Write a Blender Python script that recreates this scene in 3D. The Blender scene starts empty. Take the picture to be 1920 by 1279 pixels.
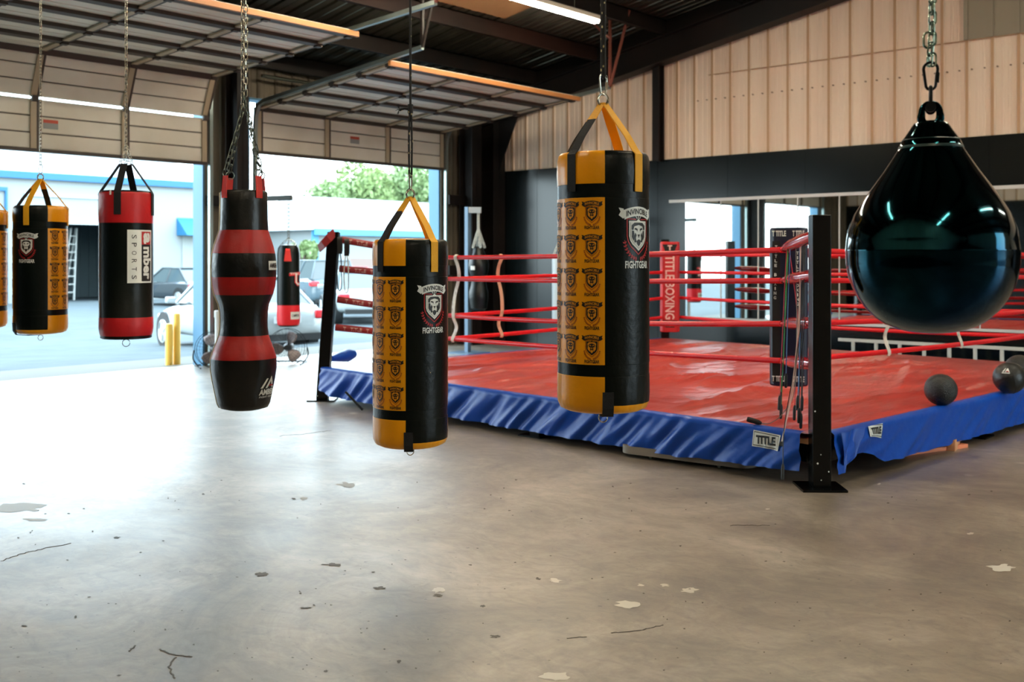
import bpy, bmesh, math, random
from mathutils import Vector, Matrix, noise
from mathutils.geometry import tessellate_polygon
random.seed(7)
PI = math.pi
S = bpy.context.scene
COL = S.collection

# ------------------------------------------------------------------ camera
F, HY, CH = 1950.0, 486.0, 1.467          # focal length in px, horizon row, eye height
CA, SA = 0.7523, 0.6588                   # the room's axes seen from the camera
CX0, CY0 = -0.457, 18.6                   # room corner in camera ground coordinates
def W(x, y, z=0.0):
    a, b = x - CX0, y - CY0
    return Vector((a * CA - b * SA, a * SA + b * CA, z))
def at(px, py, d):
    return W((px - 960) / F * d, d, CH - (py - HY) / F * d)
def hitX(px, X, py=None):
    k = (px - 960) / F
    # X = (k d - CX0) CA - (d - CY0) SA
    d = (X + CX0 * CA - CY0 * SA) / (k * CA - SA)
    return at(px, HY if py is None else py, d)
def hitY(px, Y, py=None):
    k = (px - 960) / F
    d = (Y + CX0 * SA + CY0 * CA) / (k * SA + CA)
    return at(px, HY if py is None else py, d)
cam = bpy.data.cameras.new('camera')
cam.sensor_width = 36; cam.lens = F / 1920 * 36
cam.shift_y = (HY - 639.5) / 1920
cam.clip_end = 400
cam.dof.use_dof = True; cam.dof.focus_distance = 5.0; cam.dof.aperture_fstop = 3.2
co = bpy.data.objects.new('camera', cam); COL.objects.link(co)
co.location = W(0, 0, CH)
fw = (W(0, 1) - W(0, 0)).normalized()
co.rotation_euler = (PI / 2, 0, math.atan2(fw.y, fw.x) - PI / 2)
S.camera = co
CAMP = W(0, 0, 0)

# ------------------------------------------------------------------ light
wd = bpy.data.worlds.new('sky'); S.world = wd; wd.use_nodes = True
nt = wd.node_tree; bg = nt.nodes['Background']
tc = nt.nodes.new('ShaderNodeTexCoord'); sp = nt.nodes.new('ShaderNodeSeparateXYZ')
rp = nt.nodes.new('ShaderNodeValToRGB')
rp.color_ramp.elements[0].position = 0.0; rp.color_ramp.elements[0].color = (0.78, 0.95, 1.0, 1)
rp.color_ramp.elements[1].position = 0.8; rp.color_ramp.elements[1].color = (0.60, 0.80, 0.96, 1)
nt.links.new(tc.outputs['Generated'], sp.inputs[0]); nt.links.new(sp.outputs['Z'], rp.inputs[0])
nt.links.new(rp.outputs[0], bg.inputs['Color']); bg.inputs['Strength'].default_value = 5.9
vs = S.view_settings
S.display_settings.display_device = 'sRGB'
vs.view_transform = 'Standard'; vs.look = 'None'; vs.exposure = 0.75; vs.gamma = 1.0; vs.use_curve_mapping = False
LAMP = 56.0     # tube emission

# ------------------------------------------------------------------ materials
def lin(c):
    if isinstance(c, str):
        c = tuple(int(c[i:i + 2], 16) / 255 for i in (0, 2, 4))
    return tuple(x / 12.92 if x <= 0.04045 else ((x + 0.055) / 1.055) ** 2.4 for x in c[:3]) + (1,)
MATS = {}
def mat(name, col, rough=0.5, metal=0.0, coat=0.0, bump=None, var=None, spec=0.5, emit=None, trans=0.0, sheen=0.0):
    """bump=(scale, strength, stretch xyz)   var=(scale, colour2, low, high, stretch)"""
    if name in MATS: return MATS[name]
    m = bpy.data.materials.new(name); m.use_nodes = True
    n = m.node_tree; p = n.nodes['Principled BSDF']; L = n.links.new
    p.inputs['Base Color'].default_value = lin(col)
    p.inputs['Roughness'].default_value = rough
    p.inputs['Metallic'].default_value = metal
    p.inputs['Coat Weight'].default_value = coat
    p.inputs['Specular IOR Level'].default_value = spec
    p.inputs['Transmission Weight'].default_value = trans
    p.inputs['Sheen Weight'].default_value = sheen
    if emit:
        p.inputs['Emission Color'].default_value = lin(emit[0]); p.inputs['Emission Strength'].default_value = emit[1]
    def coords(st):
        t = n.nodes.new('ShaderNodeTexCoord'); mp = n.nodes.new('ShaderNodeMapping')
        mp.inputs['Scale'].default_value = st; L(t.outputs['Object'], mp.inputs[0]); return mp
    if bump:
        mp = coords(bump[2] if len(bump) > 2 else (1, 1, 1))
        z = n.nodes.new('ShaderNodeTexNoise'); z.inputs['Scale'].default_value = bump[0]; z.inputs['Detail'].default_value = 4
        b = n.nodes.new('ShaderNodeBump'); b.inputs['Strength'].default_value = bump[1]; b.inputs['Distance'].default_value = 0.02
        L(mp.outputs[0], z.inputs[0]); L(z.outputs[0], b.inputs['Height']); L(b.outputs[0], p.inputs['Normal'])
    if var:
        mp = coords(var[4] if len(var) > 4 else (1, 1, 1))
        z = n.nodes.new('ShaderNodeTexNoise'); z.inputs['Scale'].default_value = var[0]; z.inputs['Detail'].default_value = 6
        r = n.nodes.new('ShaderNodeValToRGB')
        r.color_ramp.elements[0].position = var[2]; r.color_ramp.elements[0].color = lin(col)
        r.color_ramp.elements[1].position = var[3]; r.color_ramp.elements[1].color = lin(var[1])
        L(mp.outputs[0], z.inputs[0]); L(z.outputs[0], r.inputs[0]); L(r.outputs[0], p.inputs['Base Color'])
    MATS[name] = m
    return m
YEL = mat('mustard_vinyl', 'ec9f08', 0.32, bump=(30, 0.12), spec=0.4)
BLK = mat('black_vinyl', '040b07', 0.34, bump=(35, 0.1), spec=0.22)
WEBB = mat('black_webbing', '0b0c0c', 0.8, bump=(300, 0.3))
WEBY = mat('yellow_webbing', 'e8a80c', 0.6, bump=(200, 0.25))
WEBR = mat('red_webbing', 'c8281c', 0.65, bump=(200, 0.25))
REDV = mat('red_vinyl', 'b3121a', 0.42, bump=(20, 0.2), spec=0.4)
REDB = mat('scuffed_red_leather', 'a81416', 0.4, bump=(12, 0.25), var=(4, '8c0f12', 0.4, 0.7))
BLKB = mat('scuffed_black_leather', '040907', 0.34, bump=(14, 0.25), spec=0.45)
WHT = mat('white_print', 'dfe3dd', 0.5)
INK = mat('black_print', '0d0f0c', 0.5)
ORG = mat('orange_ground_print', 'e0940c', 0.5)
REDP = mat('red_print', 'b01c1c', 0.5)
LAUR = mat('dark_red_print', '8a2a10', 0.5)
CHR = mat('zinc_steel', 'b9b9ac', 0.25, 1.0)
DKM = mat('dark_zinc_steel', '5d6258', 0.35, 1.0)
GUN = mat('blackened_steel', '15191a', 0.35, 0.8)
BPOST = mat('black_gloss_paint', '030404', 0.25, var=(9, '060707', 0.4, 0.8), spec=.3)
ROPER = mat('red_rope_cover', 'd0131f', 0.38, spec=0.4)
TBC = mat('red_glossy_sleeve', 'b01018', 0.16, coat=0.6)
SLV = mat('maroon_rope_sleeve', '8c1a1e', 0.5)
CANV = None
BLUE = mat('blue_satin', '0542a0', 0.42, spec=0.3, bump=(12, 0.2))
NAVY = mat('navy_pad_vinyl', '08132e', 0.4)
PADR = mat('red_pad_vinyl', 'b81a20', 0.45)
STRAPW = mat('white_strap', 'd8d4c6', 0.7, var=(14, '8d8878', 0.5, 0.75))
STRAPB = mat('beige_strap', 'd2a488', 0.7, var=(14, 'a07862', 0.5, 0.8))
TAN = mat('orange_varnished_wood', 'a8703e', 0.5, bump=(8, 0.2, (1, .1, 1)))
WOOD = mat('pale_lumber', 'd9a173', 0.6, bump=(10, 0.3, (1, 6, 6)), var=(5, 'c07f55', 0.4, 0.7))
DSTEEL = mat('dark_primer_steel', '0e0b09', 0.55, var=(1.2, '1c120d', 0.4, 0.7), spec=.3)
BRSTEEL = mat('brown_primer_steel', '2a1710', 0.55, var=(1.0, '160e09', 0.4, 0.7), spec=.3)
GALV = mat('galvanised_track', '8d9a98', 0.35, 0.85)
DOORP = mat('painted_door_sheet', 'dcd8ca', 0.42, var=(1.5, 'cbc4b2', 0.4, 0.75))
DOORD = mat('dark_door_strut', '3b3128', 0.55)
STILE = mat('door_stile_metal', 'a99a80', 0.5)
BEIGE = mat('beige_wall_sheet', 'd8c2ac', 0.5, var=(1.3, 'e6d6c2', 0.35, 0.7, (1.5, 1, .15)), bump=(3, 0.1, (4, 1, .2)))
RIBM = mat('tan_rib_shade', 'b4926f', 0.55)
GREY = mat('grey_wall_sheet', '8a8270', 0.6)
PANEL = mat('dark_teal_paint', '060c0c', 0.19, var=(.7, '091112', 0.35, 0.7), spec=0.4)
MIRR = mat('mirror_glass', 'd5dad8', 0.02, 1.0)
WTRIM = mat('white_plastic_trim', 'c9cbc8', 0.4)
LBLUE = mat('light_blue_paint', '50809f', 0.5)
BLUTR = mat('blue_trim_paint', '0e5a88', 0.5)
EXTW = mat('white_exterior_paint', '858b8b', 0.7)
ROOFW = mat('white_roof_sheet', '858d90', 0.5)
YBOL = mat('yellow_bollard_paint', 'e6b84a', 0.5)
RUB = mat('black_rubber', '0c0e0e', 0.6)
WIRE = mat('dark_wire', '20262a', 0.4, 0.7)
TEAR = mat('teal_black_water_vinyl', '12363c', 0.08, 1.0, var=(2.2, '0c2440', 0.4, 0.7))
def wood_white(): return mat('white_metal_paint', 'c6c7c2', 0.4)

def floor_mat():
    m = bpy.data.materials.new('polished_concrete'); m.use_nodes = True
    n = m.node_tree; p = n.nodes['Principled BSDF']; L = n.links.new; N = n.nodes.new
    tc = N('ShaderNodeTexCoord')
    def nz(scale, det=6, st=(1, 1, 1), rough=0.6, dist=0.0):
        mp = N('ShaderNodeMapping'); mp.inputs['Scale'].default_value = st; L(tc.outputs['Object'], mp.inputs[0])
        z = N('ShaderNodeTexNoise'); z.inputs['Scale'].default_value = scale; z.inputs['Detail'].default_value = det
        z.inputs['Roughness'].default_value = rough; z.inputs['Distortion'].default_value = dist
        L(mp.outputs[0], z.inputs[0]); return z.outputs[0]
    def ramp(src, stops):
        r = N('ShaderNodeValToRGB'); e = r.color_ramp.elements
        while len(e) < len(stops): e.new(0.5)
        for k, (po, c) in enumerate(stops): e[k].position = po; e[k].color = c
        L(src, r.inputs[0]); return r.outputs[0]
    def mix(f, a, b, mode='MIX'):
        x = N('ShaderNodeMix'); x.data_type = 'RGBA'; x.blend_type = mode
        if isinstance(f, float): x.inputs[0].default_value = f
        else: L(f, x.inputs[0])
        L(a, x.inputs[6]); L(b, x.inputs[7]); return x.outputs[2]
    g = lambda v: (v, v, v, 1)
    base = ramp(nz(0.9, 10, (1, 1, 1), 0.72, 0.9), [(0.34, lin('50453a')), (0.5, lin('776b5a')), (0.64, lin('978c7d'))])
    fine = ramp(nz(7, 8, (1, 1.6, 1), 0.7, 1.2), [(0.32, g(0.6)), (0.5, g(0.95)), (0.7, g(1.2))])
    c = mix(1.0, base, fine, 'MULTIPLY')
    pale = ramp(nz(1.7, 3, (1, 1, 1), 0.4), [(0.70, g(0)), (0.74, g(0.6))])
    pc = N('ShaderNodeRGB'); pc.outputs[0].default_value = lin('c4bcae')
    c = mix(pale, c, pc.outputs[0])
    speck = ramp(nz(26, 3, (1, 1, 1), 0.5), [(0.70, g(0)), (0.73, g(0.9))])
    dk = N('ShaderNodeRGB'); dk.outputs[0].default_value = lin('2c2620')
    c = mix(speck, c, dk.outputs[0])
    L(c, p.inputs['Base Color'])
    ro = ramp(nz(1.1, 6, (1, 1, 1), 0.6), [(0.3, g(0.35)), (0.7, g(0.47))])
    L(ro, p.inputs['Roughness'])
    p.inputs['Specular IOR Level'].default_value = 1.0
    p.inputs['Coat Weight'].default_value = 0.55; p.inputs['Coat Roughness'].default_value = 0.5; p.inputs['Coat IOR'].default_value = 1.7
    b = N('ShaderNodeBump'); b.inputs['Strength'].default_value = 0.07; b.inputs['Distance'].default_value = 0.02
    L(nz(14, 6, (1, 1, 1), 0.6), b.inputs['Height']); L(b.outputs[0], p.inputs['Normal'])
    return m
FLOORM = floor_mat()
def asphalt_mat():
    return mat('pale_asphalt', '4b5356', 0.8, spec=0.1, var=(1.5, '555d60', 0.3, 0.7), bump=(40, 0.3))
def canvas_mat():
    m = mat('red_canvas', 'bd453d', 0.34, var=(1.1, 'a82c28', 0.35, 0.7), spec=0.55)
    n = m.node_tree; p = n.nodes['Principled BSDF']; L = n.links.new
    t = n.nodes.new('ShaderNodeTexCoord'); mp = n.nodes.new('ShaderNodeMapping'); mp.inputs['Scale'].default_value = (3.2, .7, 1); mp.inputs['Rotation'].default_value = (0, 0, 0)
    z = n.nodes.new('ShaderNodeTexNoise'); z.inputs['Scale'].default_value = 2.4; z.inputs['Detail'].default_value = 5; z.inputs['Distortion'].default_value = .8
    b = n.nodes.new('ShaderNodeBump'); b.inputs['Strength'].default_value = .55; b.inputs['Distance'].default_value = .04
    L(t.outputs['Object'], mp.inputs[0]); L(mp.outputs[0], z.inputs[0]); L(z.outputs[0], b.inputs['Height']); L(b.outputs[0], p.inputs['Normal'])
    return m
CANV = canvas_mat()
def rope_mat():
    m = mat('speckled_black_rope', '0b0b0a', 0.7)
    n = m.node_tree; p = n.nodes['Principled BSDF']; L = n.links.new
    t = n.nodes.new('ShaderNodeTexCoord'); v = n.nodes.new('ShaderNodeTexVoronoi'); v.inputs['Scale'].default_value = 55
    mp = n.nodes.new('ShaderNodeMapping'); mp.inputs['Scale'].default_value = (1, 1, .55)
    r = n.nodes.new('ShaderNodeValToRGB'); r.color_ramp.elements[0].color = lin('c9b98a'); r.color_ramp.elements[0].position = .16
    r.color_ramp.elements[1].color = lin('0b0b0a'); r.color_ramp.elements[1].position = .22
    L(t.outputs['Object'], mp.inputs[0]); L(mp.outputs[0], v.inputs[0]); L(v.outputs['Distance'], r.inputs[0]); L(r.outputs[0], p.inputs['Base Color'])
    return m
ROPEB = rope_mat()

# ------------------------------------------------------------------ mesh helpers
def V(*a): return Vector(a)
class MB:
    def __init__(s): s.v, s.f, s.m = [], [], []
    def add(s, vs, fs, mi=0):
        o = len(s.v); s.v += [tuple(p) for p in vs]
        for k, f in enumerate(fs):
            s.f.append(tuple(o + i for i in f)); s.m.append(mi if isinstance(mi, int) else mi[k])
        return s
    def box(s, lo, hi, mi=0, M=None):
        (a, b, c), (d, e, f) = lo, hi
        vs = [V(a, b, c), V(d, b, c), V(d, e, c), V(a, e, c), V(a, b, f), V(d, b, f), V(d, e, f), V(a, e, f)]
        if M: vs = [M @ p for p in vs]
        return s.add(vs, [(0, 3, 2, 1), (4, 5, 6, 7), (0, 1, 5, 4), (1, 2, 6, 5), (2, 3, 7, 6), (3, 0, 4, 7)], mi)
    def beam(s, p, q, w, h, mi=0, up=V(0, 0, 1), dz=0):
        p, q = Vector(p), Vector(q); t = (q - p).normalized()
        x = t.cross(up)
        x = x.normalized() if x.length > 1e-4 else V(1, 0, 0)
        y = x.cross(t).normalized()
        vs = []
        for c in (p, q):
            for a, b in ((-1, -1), (1, -1), (1, 1), (-1, 1)): vs.append(c + x * a * w / 2 + y * (b * h / 2 + dz))
        return s.add(vs, [(0, 1, 2, 3), (7, 6, 5, 4), (0, 4, 5, 1), (1, 5, 6, 2), (2, 6, 7, 3), (3, 7, 4, 0)], mi)
    def tube(s, pts, r, n=8, mi=0, closed=False, cap=True):
        pts = [Vector(p) for p in pts]; N = len(pts)
        R = r if isinstance(r, (list, tuple)) else [r] * N
        def tan(i):
            if closed: return (pts[(i + 1) % N] - pts[i - 1]).normalized()
            return (pts[min(i + 1, N - 1)] - pts[max(i - 1, 0)]).normalized()
        t0 = tan(0); x = t0.orthogonal().normalized(); vs = []
        for i in range(N):
            t = tan(i); x = (x - t * x.dot(t)); x = x.normalized() if x.length > 1e-6 else t.orthogonal().normalized()
            y = t.cross(x)
            vs += [pts[i] + (x * math.cos(2 * PI * k / n) + y * math.sin(2 * PI * k / n)) * R[i] for k in range(n)]
        fs = []
        for i in range(N if closed else N - 1):
            j = (i + 1) % N
            for k in range(n):
                l = (k + 1) % n; fs.append((i * n + k, i * n + l, j * n + l, j * n + k))
        if cap and not closed:
            fs.append(tuple(range(n))[::-1]); fs.append(tuple((N - 1) * n + k for k in range(n)))
        return s.add(vs, fs, mi)
    def ribbon(s, pts, wd, w, t=0.003, mi=0):
        pts = [Vector(p) for p in pts]; N = len(pts); vs = []; fs = []
        W_ = w if isinstance(w, (list, tuple)) else [w] * N
        D = wd if isinstance(wd, list) else [wd] * N
        for i in range(N):
            tg = (pts[min(i + 1, N - 1)] - pts[max(i - 1, 0)]).normalized()
            a = Vector(D[i]); a = (a - tg * a.dot(tg)).normalized(); nn = tg.cross(a)
            for u, v in ((-1, -1), (1, -1), (1, 1), (-1, 1)): vs.append(pts[i] + a * u * W_[i] / 2 + nn * v * t / 2)
        for i in range(N - 1):
            for k in range(4):
                l = (k + 1) % 4; fs.append((i * 4 + k, i * 4 + l, i * 4 + 4 + l, i * 4 + 4 + k))
        fs += [(3, 2, 1, 0), tuple(4 * (N - 1) + k for k in range(4))]
        mis = mi if isinstance(mi, int) else [mi[min(k // 4, N - 2)] for k in range(4 * (N - 1))] + [mi[0], mi[-1]]
        return s.add(vs, fs, mis)
    def lathe(s, prof, n=48, mi=0, rf=None, a0=0.0):
        """prof [(r,z)], mi int or f(angle, zmid); angle 0 faces local -Y, grows to local +X"""
        vs, fs, ms = [], [], []
        for (r, z) in prof:
            for k in range(n):
                a = a0 + 2 * PI * k / n; rr = r if rf is None else rf(r, z, a)
                vs.append(V(rr * math.sin(a), -rr * math.cos(a), z))
        for i in range(len(prof) - 1):
            zm = (prof[i][1] + prof[i + 1][1]) / 2
            for k in range(n):
                l = (k + 1) % n
                fs.append((i * n + k, i * n + l, (i + 1) * n + l, (i + 1) * n + k))
                ms.append(mi if isinstance(mi, int) else mi(a0 + 2 * PI * (k + .5) / n, zm))
        if prof[0][0] > 1e-4: fs.append(tuple(range(n))[::-1]); ms.append(mi if isinstance(mi, int) else mi(0, prof[0][1]))
        if prof[-1][0] > 1e-4: fs.append(tuple((len(prof) - 1) * n + k for k in range(n))); ms.append(mi if isinstance(mi, int) else mi(0, prof[-1][1]))
        return s.add(vs, fs, ms)
    def sphere(s, c, r, n=24, m=16, mi=0, sc=(1, 1, 1)):
        pr = [(math.sin(PI * i / m), -math.cos(PI * i / m)) for i in range(m + 1)]
        vs, fs = [], []
        for (rr, z) in pr:
            for k in range(n):
                a = 2 * PI * k / n; vs.append(Vector(c) + V(rr * math.cos(a) * r * sc[0], rr * math.sin(a) * r * sc[1], z * r * sc[2]))
        for i in range(m):
            for k in range(n):
                l = (k + 1) % n; fs.append((i * n + k, i * n + l, (i + 1) * n + l, (i + 1) * n + k))
        return s.add(vs, fs, mi)
    def prism(s, poly, axis_o, ax, ay, az, t, mi=0):
        """2-D outline poly in plane (ax,ay) at axis_o, extruded t along az"""
        o = Vector(axis_o); P = [o + Vector(ax) * p[0] + Vector(ay) * p[1] for p in poly]; n = len(P)
        Q = [p + Vector(az) * t for p in P]
        tr = tessellate_polygon([[V(p[0], p[1], 0) for p in poly]])
        fs = [tuple(x) for x in tr] + [tuple(i + n for i in x[::-1]) for x in tr]
        fs += [(i, (i + 1) % n, (i + 1) % n + n, i + n) for i in range(n)]
        return s.add(P + Q, fs, mi)
    def link(s, c, d, side, L, w, r, mi=0):
        """one chain link along direction d, opened in direction side"""
        d = Vector(d).normalized(); side = Vector(side); side = (side - d * side.dot(d)).normalized()
        h = L / 2 - w / 2; pts = []
        for k in range(7):
            a = PI * k / 6; pts.append(Vector(c) + d * (h + w / 2 * math.sin(a)) + side * (w / 2 * math.cos(a)))
        for k in range(7):
            a = PI + PI * k / 6; pts.append(Vector(c) + d * (-h + w / 2 * math.sin(a)) + side * (w / 2 * math.cos(a)))
        return s.tube(pts, r, 6, mi, closed=True)
    def chain(s, p, q, pitch=0.028, w=0.018, r=0.0028, mi=0, twist=0.0):
        p, q = Vector(p), Vector(q); d = q - p; n = max(1, round(d.length / pitch)); dn = d.normalized()
        a = dn.orthogonal().normalized(); a.rotate(Matrix.Rotation(twist, 3, dn)); b = dn.cross(a); st = d.length / n
        for k in range(n):
            s.link(p + dn * st * (k + .5), dn, a if k % 2 else b, st + 2.4 * r * 1.4, w, r, mi)
        return s
    def build(s, name, mats, parent=None, smooth=True, M=None, bevel=0.0, label=None, ang=35):
        me = bpy.data.meshes.new(name)
        vs = s.v if M is None else [tuple(M @ Vector(p)) for p in s.v]
        me.from_pydata(vs, [], s.f); 
        mats = mats if isinstance(mats, (list, tuple)) else [mats]
        for x in mats: me.materials.append(x)
        me.polygons.foreach_set('material_index', s.m)
        bm = bmesh.new(); bm.from_mesh(me)
        bmesh.ops.recalc_face_normals(bm, faces=bm.faces)
        bm.to_mesh(me); bm.free()
        if smooth:
            me.polygons.foreach_set('use_smooth', [True] * len(me.polygons)); me.set_sharp_from_angle(angle=math.radians(ang))
        me.update()
        o = bpy.data.objects.new(name, me); COL.objects.link(o)
        if parent: o.parent = parent
        if bevel:
            b = o.modifiers.new('bevel', 'BEVEL'); b.width = bevel; b.segments = 2; b.limit_method = 'ANGLE'
        if label: o['label'] = label
        return o
def thing(name, label, cat, loc=(0, 0, 0), rz=0.0, group=None):
    o = bpy.data.objects.new(name, None); COL.objects.link(o); o.empty_display_size = .1
    o.location = loc; o.rotation_euler = (0, 0, rz); o['label'] = label; o['category'] = cat
    if group: o['group'] = group
    return o
def tag(o, label, cat, group=None):
    o['label'] = label; o['category'] = cat
    if group: o['group'] = group
    return o
def structure(o): o['kind'] = 'structure'; return o
def struct_empty(name, loc=(0, 0, 0)):
    o = bpy.data.objects.new(name, None); COL.objects.link(o); o.location = loc; o.empty_display_size = .1; o['kind'] = 'structure'; return o
def face_cam(p):
    d = CAMP - Vector((p[0], p[1], 0)); return math.atan2(d.y, d.x) + PI / 2   # local -Y looks at the camera

# ---- 2-D art: lettering and emblems as thin print layers
_tc = {}
def text2d(s, width=None, height=1.0, bold=0.02):
    key = (s, bold)
    if key not in _tc:
        cu = bpy.data.curves.new('t', 'FONT'); cu.body = s; cu.size = 1; cu.offset = bold; cu.resolution_u = 2; cu.fill_mode = 'BOTH'
        ob = bpy.data.objects.new('t', cu); COL.objects.link(ob)
        dg = bpy.context.evaluated_depsgraph_get(); me = bpy.data.meshes.new_from_object(ob.evaluated_get(dg))
        vs = [(v.co.x, v.co.y) for v in me.vertices]; fs = [tuple(p.vertices) for p in me.polygons]
        bpy.data.objects.remove(ob); bpy.data.curves.remove(cu); bpy.data.meshes.remove(me)
        x0 = min(v[0] for v in vs); x1 = max(v[0] for v in vs); y0 = min(v[1] for v in vs); y1 = max(v[1] for v in vs)
        _tc[key] = ([((a - (x0 + x1) / 2) / (x1 - x0), (b - y0) / (y1 - y0)) for a, b in vs], fs, (x1 - x0) / (y1 - y0))
    vs, fs, ar = _tc[key]
    w = width if width else ar * height
    return [(a * w, b * height) for a, b in vs], fs
class Art:
    def __init__(s): s.L = []
    def poly(s, pts, mi, lay=0):
        tr = tessellate_polygon([[V(p[0], p[1], 0) for p in pts]]); s.L.append((list(pts), [tuple(t) for t in tr], mi, lay)); return s
    def sym(s, pts, mi, lay=0):
        s.poly(pts, mi, lay); return s.poly([(-x, y) for x, y in pts][::-1], mi, lay)
    def stroke(s, pts, w, mi, lay=0, closed=False):
        n = len(pts); vs = []; fs = []
        for i in range(n):
            a = pts[i - 1] if (i or closed) else pts[0]; b = pts[(i + 1) % n] if (i < n - 1 or closed) else pts[-1]
            dx, dy = b[0] - a[0], b[1] - a[1]; l = math.hypot(dx, dy) or 1; nx, ny = -dy / l, dx / l
            vs += [(pts[i][0] + nx * w / 2, pts[i][1] + ny * w / 2), (pts[i][0] - nx * w / 2, pts[i][1] - ny * w / 2)]
        for i in range(n if closed else n - 1):
            j = (i + 1) % n; fs.append((2 * i, 2 * j, 2 * j + 1, 2 * i + 1))
        s.L.append((vs, fs, mi, lay)); return s
    def rect(s, x0, y0, x1, y1, mi, lay=0): return s.poly([(x0, y0), (x1, y0), (x1, y1), (x0, y1)], mi, lay)
    def text(s, st, cx, y, w, h, mi, lay=1, rot=0, fn=None, bold=0.02):
        vs, fs = text2d(st, w, h, bold); c, q = math.cos(rot), math.sin(rot)
        vs = [(a * c - (b - h / 2) * q, a * q + (b - h / 2) * c) for a, b in vs]
        vs = [(a + cx, b + y + h / 2 if not rot else b + y) for a, b in vs]
        if fn: vs = [fn(a, b) for a, b in vs]
        s.L.append((vs, fs, mi, lay)); return s
    def put(s, mb, sc, mapf, step=None, lay_h=0.0009):
        """mapf(u, v, h) -> 3-D point; polygons are cut every `step` in u so that they follow a curved surface"""
        for vs, fs, mi, lay in s.L:
            if step:
                bm = bmesh.new(); bv = [bm.verts.new((a * sc, b * sc, 0)) for a, b in vs]
                for f in fs:
                    try: bm.faces.new([bv[i] for i in f])
                    except ValueError: pass
                x0 = min(a for a, _ in vs) * sc; x1 = max(a for a, _ in vs) * sc; x = math.ceil(x0 / step) * step
                while x < x1:
                    bmesh.ops.bisect_plane(bm, geom=bm.verts[:] + bm.edges[:] + bm.faces[:], plane_co=(x, 0, 0), plane_no=(1, 0, 0)); x += step
                bm.verts.index_update()
                P = [v.co[:2] for v in bm.verts]; Q = [tuple(v.index for v in f.verts) for f in bm.faces]; bm.free()
            else: P = [(a * sc, b * sc) for a, b in vs]; Q = fs
            mb.add([mapf(a, b, (lay + 1) * lay_h) for a, b in P], Q, mi)
def on_cyl(R, a0, z0):
    def f(u, v, h):
        r = R(z0 + v) if callable(R) else R
        a = a0 + u / r
        return V((r + h) * math.sin(a), -(r + h) * math.cos(a), z0 + v)
    return f
def on_plane(o, ax, ay):
    o, ax, ay = Vector(o), Vector(ax).normalized(), Vector(ay).normalized(); n = ax.cross(ay)
    return lambda u, v, h: o + ax * u + ay * v + n * h

def emblem(ban, btx, out, shd, lio, lau, wrd, small=False):
    """lion shield under an arched banner, laurel below; mm units, top at 0, 190 wide, 248 tall"""
    A = Art(); arc = lambda x: math.sqrt(179 ** 2 - x * x) - 179
    n = 12
    xs = [-74 + 148 * k / n for k in range(n + 1)]
    A.poly([(x, arc(x)) for x in xs] + [(x * .95, arc(x) - 38) for x in xs[::-1]], ban, 1)
    A.sym([(74, -10), (95, -6), (87, -22), (95, -36), (76, -50), (69, -44), (72, -30)], ban, 0)
    A.text('INVINCIBLE', 0, -31, 126, 23, btx, 2, fn=lambda a, b: (a, b + arc(a)), bold=.025)
    A.stroke([(-16, -40), (-9, -44), (-9, -50)], 3, ban, 0); A.stroke([(16, -40), (9, -44), (9, -50)], 3, ban, 0); A.stroke([(0, -38), (0, -52)], 4, ban, 0)
    R_ = [(14, -52), (58, -50), (58, -120), (53, -140), (40, -160), (0, -192)]
    A.stroke(R_, 4.5, out, 0); A.stroke([(-x, y) for x, y in R_], 4.5, out, 0)
    hs = [(0, -50), (12, -58), (50, -58), (50, -118), (45, -136), (33, -152), (0, -178)]
    A.poly(hs + [(-x, y) for x, y in hs[::-1] if x], shd, 1)
    if not small: 
        q = [(44, -64), (44, -116), (40, -132), (29, -146), (0, -168)]
        A.stroke(q, 1.2, lio, 2); A.stroke([(-x, y) for x, y in q], 1.2, lio, 2)
    A.sym([(0, -64), (24, -65), (38, -76), (38, -92), (30, -96), (24, -80), (0, -74)], lio, 2)
    A.sym([(6, -90), (20, -85), (24, -92), (12, -95), (8, -102)], lio, 2)
    A.sym([(26, -98), (36, -96), (37, -122), (28, -138), (22, -122)], lio, 2)
    A.sym([(20, -104), (26, -128), (22, -146), (12, -140), (16, -126), (12, -114)], lio, 2)
    A.poly([(-8, -112), (8, -112), (3, -120), (0, -128), (-3, -120)], lio, 2)
    A.poly([(-14, -140), (-4, -132), (4, -132), (14, -140), (8, -152), (0, -160), (-8, -152)], lio, 2)
    for sg in (1, -1):
        st = []
        for k in range(9):
            a = math.radians(-5 - 80 * k / 8); st.append((sg * (4 + 66 * math.cos(a)), -128 + 82 * math.sin(a)))
        A.stroke(st, 1.8, lau, 0)
        for k in range(1, 9):
            a = math.radians(-5 - 80 * k / 8); x, y = st[k]
            for q in (-1, 1):
                ta = a + (PI / 2 if 1 else 0) + q * .75
                dx, dy = math.cos(ta) * 12, math.sin(ta) * 12; nx, ny = -dy * .3, dx * .3
                A.poly([(x, y), (x + sg * (dx * .5 + nx), y + dy * .5 + ny), (x + sg * dx, y + dy), (x + sg * (dx * .5 - nx), y + dy * .5 - ny)], lau, 0)
    A.text('FIGHTGEAR', 0, -248, 134, 30, wrd, 0, bold=.03)
    return A
EMB_BIG = emblem(0, 1, 2, 0, 1, 2, 0)                 # mats: white, black, red
EMB_SMALL = emblem(1, 0, 2, 1, 0, 2, 1, True)         # mats: orange, black, dark red

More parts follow.
